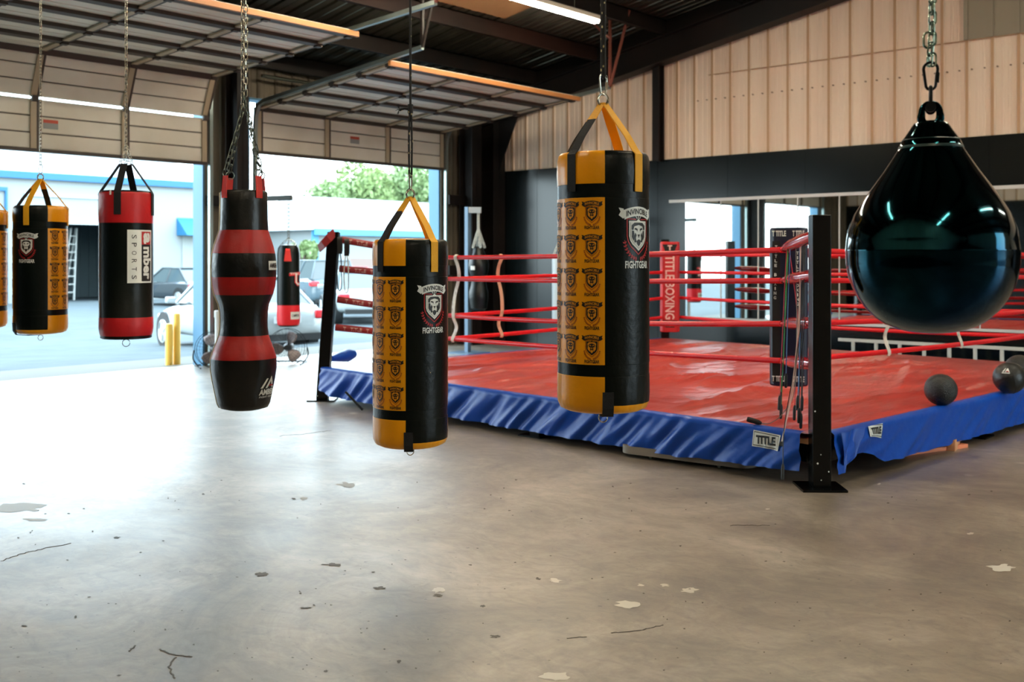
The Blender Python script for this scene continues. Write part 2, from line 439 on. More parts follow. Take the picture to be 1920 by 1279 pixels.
# ==================================================================== ROOM
XR, YN, RS = 20.0, -15.5, 0.18        # far side wall, near wall, roof rise
zb = lambda x: 3.78 + RS * min(x, 20 - x)       # underside of the rake beam
zr = lambda x: 4.42 + RS * min(x, 20 - x)       # roof sheet
m = MB(); m.box((-0.25, YN, -0.15), (XR, 0.1, 0)); structure(m.build('floor', FLOORM, smooth=False))
m = MB(); m.add([V(-.25, -60, -.001), V(-.25, 60, -.001), V(-1.6, 60, -.02), V(-1.6, -60, -.02), V(-7, 60, -.3), V(-7, -60, -.3), V(-140, 60, -.3), V(-140, -60, -.3),V(-140,120,-.3),V(-7,120,-.3)],
                [(0, 1, 2, 3), (3, 2, 4, 5), (5, 4, 6, 7), (4, 9, 8, 6)], [1, 0, 0, 0])
structure(m.build('ground', [asphalt_mat(), mat('pale_concrete_apron', '6c6b65', 0.8, spec=.1, bump=(30, .2))], smooth=False))
m = MB(); m.add([V(XR + .2, -40, -.02), V(XR + 60, -40, -.02), V(XR + 60, 40, -.02), V(XR + .2, 40, -.02)], [(0, 1, 2, 3)])
structure(m.build('ground', [asphalt_mat()], smooth=False))

def corrugated(x0, x1, zlo, zhi, y, nrm=1, pitch=.305, plane='Y', step=1):
    """ribbed sheet along x; zlo/zhi functions; minor ribs between the major ones"""
    m = MB(); xs = []; x = math.floor(x0 / pitch) * pitch
    while x < x1:
        for dx, dep in ((0, 0), (.012, .03), (.05, .03), (.062, 0), (.13, 0), (.137, .006), (.16, .006), (.167, 0), (.21, 0), (.217, .006), (.24, .006), (.247, 0)):
            q = x + dx
            if x0 <= q <= x1: xs.append((q, dep))
        x += pitch
    xs = [(x0, 0)] + xs + [(x1, 0)]
    vs = []
    for q, dep in xs:
        a = y - nrm * dep
        vs += [V(q, a, zlo(q)), V(q, a, zhi(q))] if plane == 'Y' else [V(a, q, zlo(q)), V(a, q, zhi(q))]
    ms = []
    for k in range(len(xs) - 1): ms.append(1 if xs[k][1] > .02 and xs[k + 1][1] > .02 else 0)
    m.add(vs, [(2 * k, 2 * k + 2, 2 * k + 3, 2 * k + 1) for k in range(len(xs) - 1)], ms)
    return m
# worn spots, chips and cracks of the concrete, each flat on the slab
def gz0(px, py):
    d = CH * F / (py - HY); return at(px, py, d)
def blobs(name, mt, lst):
    m = MB()
    for k, (px, py, w, h) in enumerate(lst):
        c = gz0(px, py); ex = (gz0(px + 5, py) - c) * (w / 10); ey = (gz0(px, py - 3) - c) * (h / 6); n = 22; ring_ = []
        for i in range(n):
            a = 2 * PI * i / n; q = 1 + .75 * noise.noise(V(math.cos(a) * 1.6 + k * 3.1, math.sin(a) * 1.6, px * .01)) + .3 * noise.noise(V(math.cos(a) * 5, math.sin(a) * 5, px))
            ring_.append(c + (ex * math.cos(a) + ey * math.sin(a)) * q + V(0, 0, .0012))
        m.add([c + V(0, 0, .0012)] + ring_, [(0, 1 + i, 1 + (i + 1) % n) for i in range(n)])
    o = m.build(name, mt, bpy.data.objects['floor'], smooth=False); o['kind'] = 'stuff'
rb = random.Random(4)
PALE = mat('pale_spill', 'c9c4b8', .45); DARKS = mat('dark_chip', '4b443a', .6); MID = mat('worn_patch', '8b8579', .5)
blobs('pale_spots', PALE, [(1176, 1133, 46, 12), (1291, 1107, 34, 8), (1247, 1098, 16, 5), (1203, 1098, 14, 4), (1880, 1064, 44, 11), (1040, 1089, 26, 7), (822, 1107, 22, 9), (1820, 1001, 12, 4), (1648, 908, 8, 3), (1440, 955, 9, 3), (1045, 1270, 60, 14)])
blobs('worn_patches', MID, [(45, 952, 88, 15), (66, 975, 44, 5), (650, 909, 34, 9), (570, 935, 14, 5)])
blobs('dark_chips', DARKS, [(219, 1008, 10, 3), (490, 1077, 22, 9), (625, 1059, 34, 5), (712, 1103, 26, 5), (820, 1117, 18, 4), (1009, 1086, 10, 4), (929, 1194, 18, 5), (611, 1259, 8, 4), (748, 1241, 9, 6), (45, 1174, 8, 3), (142, 1157, 4, 4), (310, 1181, 4, 4), (223, 1267, 9, 3), (570, 1140, 22, 3), (168, 1120, 7, 2), (700, 1073, 6, 2), (882, 1060, 6, 3), (905, 1137, 9, 4), (550, 935, 9, 2)] + [(rb.uniform(0, 1900), rb.uniform(900, 1275), rb.uniform(2, 5), rb.uniform(1.2, 2.5)) for _ in range(150)])
m = MB()     # hairline cracks
for pts in ([(525, 818), (580, 813), (630, 806)], [(0, 1053), (35, 1040), (75, 1030), (140, 1018)], [(300, 1218), (330, 1229), (362, 1232)], [(330, 1232), (316, 1250), (330, 1276)], [(1370, 986), (1410, 985), (1450, 986)], [(1145, 1187), (1200, 1182), (1250, 1171)], [(1063, 1197), (1105, 1194)], [(240, 1221), (255, 1210)]):
    P = []
    for i in range(len(pts) - 1):
        for k in range(8):
            t = k / 8; P.append(gz0(pts[i][0] * (1 - t) + pts[i + 1][0] * t + rb.uniform(-2, 2), pts[i][1] * (1 - t) + pts[i + 1][1] * t + rb.uniform(-1, 1)) + V(0, 0, .001))
    m.ribbon(P, V(.3, .9, 0), .006, .001)
o = m.build('hairline_cracks', DARKS, bpy.data.objects['floor'], smooth=False); o['kind'] = 'stuff'
# back wall: beige sheet above, painted panel below
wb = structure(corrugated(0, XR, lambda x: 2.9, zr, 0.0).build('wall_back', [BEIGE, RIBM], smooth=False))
m = MB(); m.box((0, .01, -.05), (XR, .14, 3.0)); m.add([V(0, .14, 2.9), V(XR, .14, 2.9), V(XR, .14, zr(XR)), V(XR/2,.14,zr(XR/2)), V(0, .14, zr(0))], [(0, 1, 2, 3, 4)])
m.build('backing', EXTW, wb, smooth=False)
m = MB(); x = 0
while x < XR - .01:
    m.box((x + .003, -.05, 0.0), (min(x + 1.22, XR) - .003, -.0, 3.0)); x += 1.22
m.box((0, -.047, 2.98), (XR, -.001, 3.005)); m.box((0, -.046, .01), (XR, -.002, 2.97))
m.build('painted_panel', PANEL, wb, smooth=False)
m = MB()
a = hitY(1808, -.03); zg = hitY(1860, -.03, 69).z; m.box((a.x, -.045, zg), (a.x + 3.2, -.035, 5.95))
x = a.x
while x < a.x + 3.1: m.box((x, -.06, zg), (x + .05, -.044, 5.95)); x += .305
m.build('translucent_sheet', GREY, wb, smooth=False)
m = MB()   # screw rows of the sheet
for zz in (hitY(1435, 0, 175).z,):
    x = hitY(1310, 0).x
    while x < XR - 8:
        m.box((x - .008, -.034, zz - .008), (x + .008, -.0, zz + .008)); x += .1525
m.build('screw_row', mat('brown_screw','7d6350',.5), wb, smooth=False)
zl = hitY(1500, 0, 119).z; m = MB(); m.box((hitY(1330, 0).x, -.036, zl), (XR, -.0015, zl + .008)); m.build('sheet_lap', RIBM, wb, smooth=False)
# door wall (X = 0) with three openings
D = [(-5.02, -1.17, 3.0, 3.65, .10), (-9.37, -5.72, 2.78, 3.95, .06), (-13.75, -10.1, 2.9, 3.65, .06)]
HEAD = 3.78
wl = struct_empty('wall_left')
def segw(y0, y1, z0, z1):
    mm = corrugated(y0, y1, lambda q: z0, lambda q: z1, 0.0, -1, plane='X'); mm.build('sheet', [mat('dark_backlit_sheet', '5a5040', .6), mat('dark_backlit_rib', '463c2e', .6)], wl, smooth=False)  # wall's backlit darkness is put into the sheet and rib colours
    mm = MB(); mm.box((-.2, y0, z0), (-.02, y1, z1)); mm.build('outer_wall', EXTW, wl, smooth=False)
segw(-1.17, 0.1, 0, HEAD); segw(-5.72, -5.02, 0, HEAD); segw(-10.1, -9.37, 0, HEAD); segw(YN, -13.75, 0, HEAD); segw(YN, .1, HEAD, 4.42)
m = MB()
for (a, b, *_r) in D:
    m.box((-.24, a - .0, 0), (.0, a + .03, HEAD)); m.box((-.24, b - .03, 0), (.0, b, HEAD)); m.box((-.24, a, HEAD - .03), (0, b, HEAD))
m.build('light_blue_jamb', LBLUE, wl, smooth=False)
m = MB()
for z in (1.2, 2.4): m.box((.0, -1.1, z), (.16, -.3, z + .16))
for z in (2.2,): m.box((.0, -5.7, z), (.12, -5.05, z + .14))
m.build('girt', DSTEEL, wl, smooth=False)
# far side wall with an open bay, and the wall behind the camera
wr = struct_empty('wall_right')
for (y0, y1, z0, z1) in ((YN, -7.0, 0, 4.5), (-3.6, 0.1, 0, 4.5), (-7.0, -3.6, 4.25, 4.5)):
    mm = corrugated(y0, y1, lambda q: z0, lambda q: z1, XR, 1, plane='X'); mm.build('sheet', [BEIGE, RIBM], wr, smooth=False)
    mm = MB(); mm.box((XR + .02, y0, z0), (XR + .15, y1, z1)); mm.build('outer_wall', EXTW, wr, smooth=False)
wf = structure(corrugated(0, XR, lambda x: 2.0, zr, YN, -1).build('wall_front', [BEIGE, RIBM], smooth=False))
m = MB(); m.box((0, YN, 0), (XR, YN + .05, 3.0)); m.build('painted_panel', PANEL, wf, smooth=False)
m = MB(); m.add([V(0, YN - .05, 0), V(XR, YN - .05, 0), V(XR, YN - .05, zr(XR)), V(10, YN - .05, zr(10)), V(0, YN - .05, zr(0))], [(0, 1, 2, 3, 4)]); m.build('backing', EXTW, wf, smooth=False)
# roof sheet with ribs running down the slope
ROOFM = mat('ribbed_roof_metal', '777970', 0.3, 0.8, var=(.5, '5d5a4e', .35, .7))
m = MB(); ys = []; y = YN
while y < .1:
    for dy, dp in ((0, 0), (.01, .035), (.05, .035), (.06, 0), (.14, 0), (.15, .01), (.19, .01), (.2, 0)): ys.append((y + dy, dp))
    y += .305
for x0, x1 in ((-.3, 10), (10, XR + .2)):
    vs = []
    for q, dp in ys: vs += [V(x0, q, zr(x0) + dp + (.0 if x0 >= 0 else 0)), V(x1, q, zr(x1) + dp)]
    m.add(vs, [(2 * k, 2 * k + 1, 2 * k + 3, 2 * k + 2) for k in range(len(ys) - 1)])
    vs = [V(x0, YN, zr(x0) + .06), V(x1, YN, zr(x1) + .06), V(x1, .15, zr(x1) + .06), V(x0, .15, zr(x0) + .06)]
    m.add(vs, [(0, 1, 2, 3)])
ceil = structure(m.build('ceiling', ROOFM, smooth=False))
m = MB(); TANI = mat('tan_faced_insulation', 'a37f58', .7, bump=(6, .3, (1, 6, 1)))
for (x0, x1, y0, y1) in ((2.75, 3.85, -10.5, -2.6), (4.1, 5.3, -9, -4.6)):
    m.add([V(x0, y0, zr(x0) - .02), V(x1, y0, zr(x1) - .02), V(x1, y1, zr(x1) - .02), V(x0, y1, zr(x0) - .02)], [(0, 1, 2, 3)])
m.build('insulation_facing', TANI, ceil, smooth=False)
# purlins along Y and rafters along X
tn = [0]
def trim(mb, mt, **k):
    tn[0] += 1; return structure(mb.build('trim_%d' % tn[0], mt, smooth=False, **k))
for k, x in enumerate([.15, 1.35, 2.62, 3.92, 5.3, 6.7, 8.1, 9.5, 11, 12.5, 14, 15.5, 17, 18.5]):
    m = MB(); z = zr(x); h = .25
    m.box((x - .035, YN, z - h), (x - .02, -.1, z - .005)); m.box((x - .035, YN, z - h), (x + .05, -.1, z - h + .012)); m.box((x - .09, YN, z - .02), (x - .02, -.1, z - .005))
    trim(m, BRSTEEL if k in (2, 5, 8) else DSTEEL)
def rafter(y, dep=.62, wdt=.22, x1=XR, xs=0.0):
    m = MB()
    for a, b in ((xs, 10), (10, x1)):
        if b <= a: continue
        for yo, w, lo, hi in ((0, .02, -dep, -.26), (0, wdt, -dep, -dep + .02), (0, wdt, -.28, -.26)):
            A_ = [V(a, y - w / 2, zr(a) + lo), V(a, y + w / 2, zr(a) + lo), V(a, y + w / 2, zr(a) + hi), V(a, y - w / 2, zr(a) + hi)]
            B_ = [V(b, p.y, p.z - zr(a) + zr(b)) for p in A_]
            m.add(A_ + B_, [(0, 1, 2, 3), (7, 6, 5, 4), (0, 4, 5, 1), (1, 5, 6, 2), (2, 6, 7, 3), (3, 7, 4, 0)])
    trim(m, DSTEEL)
rafter(-.22, .66, .26); rafter(-13.9)
def rafter_box(y, y1):
    m = MB()
    for a, b in ((0, 10), (10, XR)):
        A_ = [V(a, y, zr(a) - .28), V(a, y1, zr(a) - .28), V(a, y1, zr(a) - .02), V(a, y, zr(a) - .02)]
        B_ = [V(b, p.y, p.z - zr(a) + zr(b)) for p in A_]
        m.add(A_ + B_, [(0, 1, 2, 3), (7, 6, 5, 4), (0, 4, 5, 1), (1, 5, 6, 2), (2, 6, 7, 3), (3, 7, 4, 0)])
    trim(m, DSTEEL)
rafter_box(-.2, -.16)
def hcol(x0, x1, y0, y1, ztop, mt=DSTEEL, z0=0.0):
    m = MB()
    m.box((x0, y0, z0), (x0 + .014, y1, ztop)); m.box((x1 - .014, y0, z0), (x1, y1, ztop)); m.box((x0, (y0 + y1) / 2 - .006, z0), (x1, (y0 + y1) / 2 + .006, ztop))
    m.box((x0 - .04, y0 - .03, z0), (x1 + .04, y1 + .03, z0 + .015)) if z0 == 0 else None
    trim(m, mt)
hcol(.05, .50, -.36, -.06, 4.2)
hcol(.10, .40, -.80, -.56, 4.2)
ya_ = hitX(430, .3).y; yb_ = hitX(455, .3).y; hcol(.16, .44, ya_ + .03, yb_, 4.35)
hcol(.06, .36, -9.85, -9.6, 4.35)
p_ = hitY(1235, -.1).x
m = MB(); m.box((p_ - .06, -.19, 2.98), (p_ + .06, -.175, zb(p_) + .05)); m.box((p_ - .006, -.175, 2.98), (p_ + .006, -.05, zb(p_) + .05)); m.box((p_ - .06, -.05, 2.98), (p_ + .06, -.035, zb(p_) + .05)); trim(m, DSTEEL)
# knee haunch plate at the corner frame
m = MB(); m.prism([(0, 3.0), (.5, 3.0), (.95, zb(.95)), (0, zb(0))], (0, -.23, 0), (1, 0, 0), (0, 0, 1), (0, 1, 0), .02); trim(m, DSTEEL)

# sectional overhead doors
SEC = .56
for di, (ya, yb, zbm, zbrk, rise) in enumerate(D):
    dn = struct_empty('door_%d' % (di + 1))
    X0 = .10
    # path of the leaf: vertical, one leaning section when the door is higher, then along the roof
    path = [V(X0, 0, zbm)]
    if di == 1:
        path += [V(X0, 0, 3.385), V(X0, 0, 3.415), V(X0 + .22, 0, zbrk)]
    elif di == 0:
        path += [V(X0, 0, zbrk - .02)]
    else:
        path += [V(X0, 0, zbrk - .02)]
    cr = V(1, 0, rise).normalized(); p = path[-1] + V(.03, 0, .012)
    hor = [(p + cr * SEC * k, p + cr * (SEC * (k + 1) - .012)) for k in range(5)]
    secs = []
    for k in range(len(path) - 1):
        if di == 1 and k == 1: continue
        secs.append((path[k], path[k + 1]))
    nv = len(secs); secs += hor
    for si, (a, b) in enumerate(secs):
        t = (b - a).normalized(); nn = V(t.z, 0, -t.x)       # towards the room
        L_ = (b - a).length; mb = MB()
        prof = [(0, 0), (.02, .012)]
        for q in (1 / 3, 2 / 3): prof += [(L_ * q - .012, .012), (L_ * q - .006, .0), (L_ * q + .006, .0), (L_ * q + .012, .012)]
        prof += [(L_ - .02, .012), (L_, 0)]
        P0 = [a + t * u + nn * h for u, h in prof] + [b - nn * .035, a - nn * .035]
        n = len(P0); vs = [V(p.x, ya + .05, p.z) for p in P0] + [V(p.x, yb - .05, p.z) for p in P0]
        mb.add(vs, [(i, (i + 1) % n, (i + 1) % n + n, i + n) for i in range(n)] + [tuple(range(n)), tuple(range(n, 2 * n))[::-1]], 0)
        for q in (1 / 3, 2 / 3):     # shadow grooves
            c = a + t * L_ * q + nn * .001
            mb.add([V((c - t * .006).x, ya + .05, (c - t * .006).z), V((c + t * .006).x, ya + .05, (c + t * .006).z), V((c + t * .006).x, yb - .05, (c + t * .006).z), V((c - t * .006).x, yb - .05, (c - t * .006).z)], [(0, 1, 2, 3)], 1)
        mb.build('door_section', [DOORP, DOORD], dn, smooth=False)
        mb = MB()
        if si >= nv - 0 or si == nv - 1:
            e = b if si == nv - 1 else b
            mb.beam(V(e.x, ya + .05, e.z) + nn * .03, V(e.x, yb - .05, e.z) + nn * .03, .11, .05, up=nn)
            mb.build('section_strut', DOORD, dn, smooth=False)
        nb = 3
        for k in range(nb + 1):
            y = ya + .09 + (yb - ya - .18) * k / nb; mb = MB()
            o = nn * .035
            mb.beam(V(a.x, y, a.z) + o, V(b.x, y, b.z) + o, .07, .02, 0, up=nn)
            mb.beam(V(a.x, y + .05, a.z) + nn * .03, V(b.x, y + .05, b.z) + nn * .03, .03, .03, 1, up=nn)
            mb.beam(V(b.x, y - .03, b.z) + nn * .06, V(b.x, y + .05, b.z) + nn * .06, .07, .03, 1, up=nn)
            mb.build('stile', [STILE, DOORD], dn, smooth=False)
    e = secs[-1][1]
    mb = MB(); mb.beam(V(e.x + .085, ya, e.z - .03), V(e.x + .085, yb, e.z - .03), .045, .06); mb.build('wooden_top_rail', TAN, dn, smooth=False)
    mb = MB(); mb.box((X0 - .04, ya + .05, zbm - .03), (X0 + .05, yb - .05, zbm + .01)); mb.build('bottom_rail', DOORD, dn, smooth=False)
    if di < 2:
        mb = MB(); c = (ya + yb) / 2 + (-.05 if di == 0 else -.36)
        mb.box((X0 + .014, c - .09, zbm + .33), (X0 + .018, c + .09, zbm + .37), 0); mb.box((X0 + .014, c - .09, zbm + .26), (X0 + .018, c + .09, zbm + .33), 1)
        mb.build('warning_sticker', [mat('sticker_red', 'b8452c', .5), mat('sticker_pale', 'c2bba8' if di else '8a8f8c', .5)], dn, smooth=False)
    # tracks with rollers, and the hangers at their ends
    trk = [V(.16, 0, .02), V(.16, 0, path[-1].z - .30), V(.18, 0, path[-1].z - .12), V(.25, 0, path[-1].z + .02), V(.38, 0, path[-1].z + .06)]
    k = trk[-1] + cr * (4.15 if di == 1 else 3.2); trk.append(k)
    for y in (ya + .01, yb - .01):
        mb = MB()
        for q in range(len(trk) - 1):
            a, b = trk[q].copy(), trk[q + 1].copy(); a.y = b.y = y
            mb.beam(a, b, .05, .05, 0, up=V(0, 1, 0))
        mb.build('track', GALV, dn, smooth=False)
        e = trk[-1]; top = V(e.x, y, zr(e.x) - .03); mb = MB()
        mb.beam(V(e.x, y, e.z), top, .035, .035); mb.beam(V(e.x, y, e.z), V(e.x + .35, y, zr(e.x + .35) - .03), .03, .03)
        mb.beam(V(e.x, y, (e.z + top.z) / 2 + .2), V(e.x - .2, y - .25, zr(e.x - .2) - .03), .03, .03)
        mb.build('track_hanger', DSTEEL if y < yb - .1 else mat('rusty_angle', '6e3a2e', .6), dn, smooth=False)
    mb = MB(); mb.tube([V(.26, ya + .05, HEAD + .28), V(.26, yb - .05, HEAD + .28)], .025, 10); mb.tube([V(.26, (ya + yb) / 2 - .6, HEAD + .28), V(.26, (ya + yb) / 2 + .6, HEAD + .28)], .05, 10)
    mb.build('torsion_spring', DKM, dn)

# fluorescent strip lights
TUBE = mat('lit_tube', 'fff3d8', .4, emit=('fff2da', LAMP))
FIX = mat('lamp_housing', 'c8c4b4', .5)
fp = at(1120, 43, 14.0)
fx = [(fp.x, fp.y - 2.5, fp.z), (fp.x + 3.8, -4.5, 5.2), (fp.x + 3.8, -8.5, 5.2), (11.5, -3.4, 5.6), (11.5, -7.5, 5.6), (15.5, -3.4, 4.9), (15.5, -8, 4.9), (8.2, -12.8, 5.2), (14.0, -13.8, 5.0)]
flab = ['lit fluorescent strip light hanging below the roof above the yellow and black bag', 'unseen']
for k, (x, y, z) in enumerate(fx):
    h = 2.5 if k == 0 else 1.25
    nm = ['', 'over the middle of the boxing ring', 'over the hanging bags', 'over the right end of the mirrors', 'behind the water bag', 'by the open side bay near the mirrors', 'by the open side bay near the camera', 'near the third overhead door', 'in the corner behind the camera'][k]
    t = thing('strip_light', flab[0] if k == 0 else 'lit fluorescent strip light under the roof ' + nm, 'light', (x, y, z), 0, 'fluorescent strip lights under the roof')
    b = MB(); b.box((-.07, -h, .03), (.07, h, .085)); b.build('housing', FIX, t, smooth=False)
    b = MB(); b.tube([V(-.028, -h + .02, .01), V(-.028, h - .02, .01)], .02, 10); b.tube([V(.028, -h + .02, .01), V(.028, h - .02, .01)], .02, 10); b.build('tube', TUBE, t)
    for s_ in (-.8, .8): b = MB(); b.tube([V(0, s_ * h, .08), V(0, s_ * h, zr(x) - z - .02)], .004, 6); b.build('hanger_wire', DKM, t)

# mirrors on the back wall
mx0 = hitY(1285, -.06).x; zlo, zhi = .60, 2.33
for k in range(13):
    m = MB(); x = mx0 + .61 * k; tw = random.uniform(-.0025, .0025)
    m.add([V(x + .002, -.058, zlo), V(x + .607, -.058 - tw * .6 - .0005, zlo), V(x + .607, -.058 - tw * .6 - .0005, zhi), V(x + .002, -.058, zhi),
           V(x + .002, -.051, zlo), V(x + .607, -.051, zlo), V(x + .607, -.051, zhi), V(x + .002, -.051, zhi)],
          [(0, 1, 2, 3), (7, 6, 5, 4), (0, 4, 5, 1), (1, 5, 6, 2), (2, 6, 7, 3), (3, 7, 4, 0)])
    o = m.build('wall_mirror', MIRR, smooth=False)
    words_ = ['first', 'second', 'third', 'fourth', 'fifth', 'sixth', 'seventh', 'eighth', 'ninth', 'tenth', 'eleventh', 'twelfth', 'thirteenth']
    tag(o, 'tall frameless mirror panel on dark wall, %s from the left end of the row' % words_[k], 'mirror', 'mirror panels along the back wall')
tx0 = hitY(1255, -.06).x
t = tag(MB().box((tx0, -.075, zhi), (mx0 + 7.95, -.05, zhi + .045)).build('mirror_rail', WTRIM, smooth=False), 'long white rail along the top edge of the wall mirrors', 'rail')
t = tag(MB().box((mx0 - .02, -.085, zlo - .035), (mx0 + 7.95, -.05, zlo)).build('mirror_rail', WTRIM, smooth=False), 'long white rail under the bottom edge of the wall mirrors', 'rail')
for k in range(1, 13):
    x = mx0 + .61 * k
    tag(MB().box((x - .007, -.066, zlo), (x + .007, -.0585, zhi)).build('mirror_seam_strip', WTRIM, smooth=False),
        'thin pale upright strip covering the joint right of the %s mirror panel' % words_[k - 1], 'strip', 'seam strips between the mirrors')

#PART2
# ==================================================================== BOXING RING
N_, L_, B_, R_ = W(1.973, 6.668), W(-1.973, 10.835), W(2.195, 14.95), W(6.14, 10.75)
RC = (N_ + L_ + B_ + R_) / 4
ring = thing('boxing_ring', 'low boxing ring with red canvas, red ropes and blue skirt before the mirrors', 'boxing ring', (RC.x, RC.y, 0))
MR = Matrix.Translation(-RC)
def part(mb, name, mt, parent=ring, **k): return mb.build(name, mt, parent, M=MR, **k)
corners = [N_, L_, B_, R_]
ZR = [1.525, 1.295, .955, .69]
in_ = {0: at(1464, 486, 7.60), 1: at(842, 486, 10.8), 2: at(1257, 486, 14.15), 3: at(1928, 486, 10.64)}
zin = {0: [1.535, 1.31, .995, .725], 1: [1.484, 1.262, .882, .642], 2: [1.52, 1.29, .95, .69], 3: [1.515, 1.285, .93, .68]}
zpo = {0: [1.635, 1.37, 1.06, .79], 1: [1.68, 1.375, 1.06, .765], 2: [1.6, 1.33, 1.0, .73], 3: [1.6, 1.33, 1.0, .73]}
CZ = .335
top_of = [None] * 4
for k, c in enumerate(corners):
    inward = (RC - c).normalized(); inward.z = 0
    top = c + V(0, 0, 1.75)
    if k == 1: top = at(626, 435, 10.8)
    if k == 1: top.z = 1.75
    top_of[k] = top
    ax = inward; pm = MB(); w = .118
    ang = {0: math.radians(0), 1: 0, 2: 0, 3: 0}[k]
    x = ax.copy(); y = V(-x.y, x.x, 0)
    if k == 0:   # square to the ring's diagonal, seen face on
        pass
    vs = []
    for p in (c + V(0, 0, .012), top):
        for a, b in ((-1, -1), (1, -1), (1, 1), (-1, 1)): vs.append(p + x * a * w / 2 + y * b * w / 2)
    pm.add(vs, [(0, 1, 2, 3), (7, 6, 5, 4), (0, 4, 5, 1), (1, 5, 6, 2), (2, 6, 7, 3), (3, 7, 4, 0)])
    po = part(pm, 'corner_post', BPOST, bevel=.006)
    bm_ = MB(); vs = []
    for z in (0, .014):
        for a, b in ((-1, -1), (1, -1), (1, 1), (-1, 1)): vs.append(c + x * a * .14 + y * b * .14 + V(0, 0, z))
    bm_.add(vs, [(0, 1, 2, 3), (7, 6, 5, 4), (0, 4, 5, 1), (1, 5, 6, 2), (2, 6, 7, 3), (3, 7, 4, 0)])
    part(bm_, 'base_plate', BPOST, po)
    bm_ = MB()      # bracket bolts and paint chips at the foot
    for q in range(9):
        s_ = random.choice((-1, 1)); u = random.uniform(-.05, .05); zz = random.uniform(.02, .34) if q else .5
        f = -x * (w / 2 + .001); side = y
        if q % 2: f = (y * (w / 2 + .001)) * -1; side = x
        pp = c + f + side * u + V(0, 0, zz); n2 = f.normalized()
        r_ = random.uniform(.004, .009)
        bm_.add([pp + side * r_, pp + V(0, 0, r_ * .8), pp - side * r_ * .7, pp - V(0, 0, r_)], [(0, 1, 2, 3)])
    if k < 2: part(bm_, 'chipped_paint', WHT, po, smooth=False)['kind'] = 'stuff'
    # turnbuckle sleeves
    for j in range(4):
        a = c + (top - c) * ((zpo[k][j]) / 1.75); a.z = zpo[k][j]; b = in_[k].copy(); b.z = zin[k][j]
        dr = (b - a).normalized(); a2 = a + dr * .055; b2 = b - dr * .03
        if k == 1: a2 = a + dr * .085
        tm = MB(); n = 14
        pts = [a2 + (b2 - a2) * (i / (n - 1)) for i in range(n)]
        if k == 1:
            b3 = a2 + (b2 - a2) * .80; pts = [a2 + (b3 - a2) * (i / (n - 1)) for i in range(n)]
            tm.tube(pts, .036, 12); sl = part(tm, 'rope_sleeve', SLV)
            ar = Art()
            for q in range(4):
                cxx = .17 + q * .24
                ar.text('TITLE', cxx + .05, -.018, .12, .036, 0, bold=.035); ar.text('T', cxx - .07, -.018, .03, .036, 0, bold=.05)
            pmb = MB(); base = a2; dm = CAMP - a2; dm.z = 0; dm.normalize(); updir = dm.cross(dr).normalized() * 1
            if updir.z < 0: updir = -updir
            ar.put(pmb, 1, lambda u, v, h: base + dr * u + updir * .036 * math.sin(v / .036) + dr.cross(updir).normalized() * (-1 if dr.cross(updir).dot(dm) < 0 else 1) * (.036 * math.cos(v / .036) + .0015))
            part(pmb, 'printed_title', mat('faded_print', 'c9a79c', .6), sl, smooth=False)
            tm = MB(); tm.tube([b3, b2], .016, 8); tm.tube([b3 + (b2 - b3) * .1, b3 + (b2 - b3) * .55], .03, 10)
            part(tm, 'turnbuckle', RUB)
        else:
            rad = [.016 + .028 * (1 - abs(2 * i / (n - 1) - 1) ** 3) for i in range(n)]
            tm.tube(pts, rad, 14); part(tm, 'turnbuckle_sleeve', TBC)
            tm = MB(); tm.tube([a - dr * .02, a2 + dr * .04], .012, 8); part(tm, 'turnbuckle_bolt', DKM)
# ropes
pairs = [(0, 1), (1, 2), (2, 3), (0, 3)]
rope_pt = {}
for si, (a, b) in enumerate(pairs):
    for j in range(4):
        p = in_[a].copy(); p.z = zin[a][j]; q = in_[b].copy(); q.z = zin[b][j]
        sag = {0: (.012, .012, .03, .012), 1: (.0, .0, .02, .02), 2: (.0, .0, .02, .03), 3: (.01, .01, .02, .015)}[si][j]
        pts = []
        for i in range(25):
            u = i / 24; r = p.lerp(q, u); r.z -= sag * 4 * u * (1 - u); pts.append(r)
        rope_pt[(si, j)] = pts
        m = MB(); m.tube(pts, .0215, 12); part(m, 'ring_rope', ROPER)
def rope_at(si, j, u):
    P = rope_pt[(si, j)]; f = u * 24; i = min(int(f), 23); return P[i].lerp(P[i + 1], f - i)
def u_of_px(si, px):
    P = rope_pt[(si, 1)]; best = 0; bd = 1e9
    for i in range(200):
        w_ = rope_at(si, 1, i / 199); rel = w_ - CAMP; dd = rel.dot(fw); xx = rel.dot(V(CA, SA, 0)); q = abs(960 + F * xx / dd - px)
        if q < bd: bd = q; best = i / 199
    return best
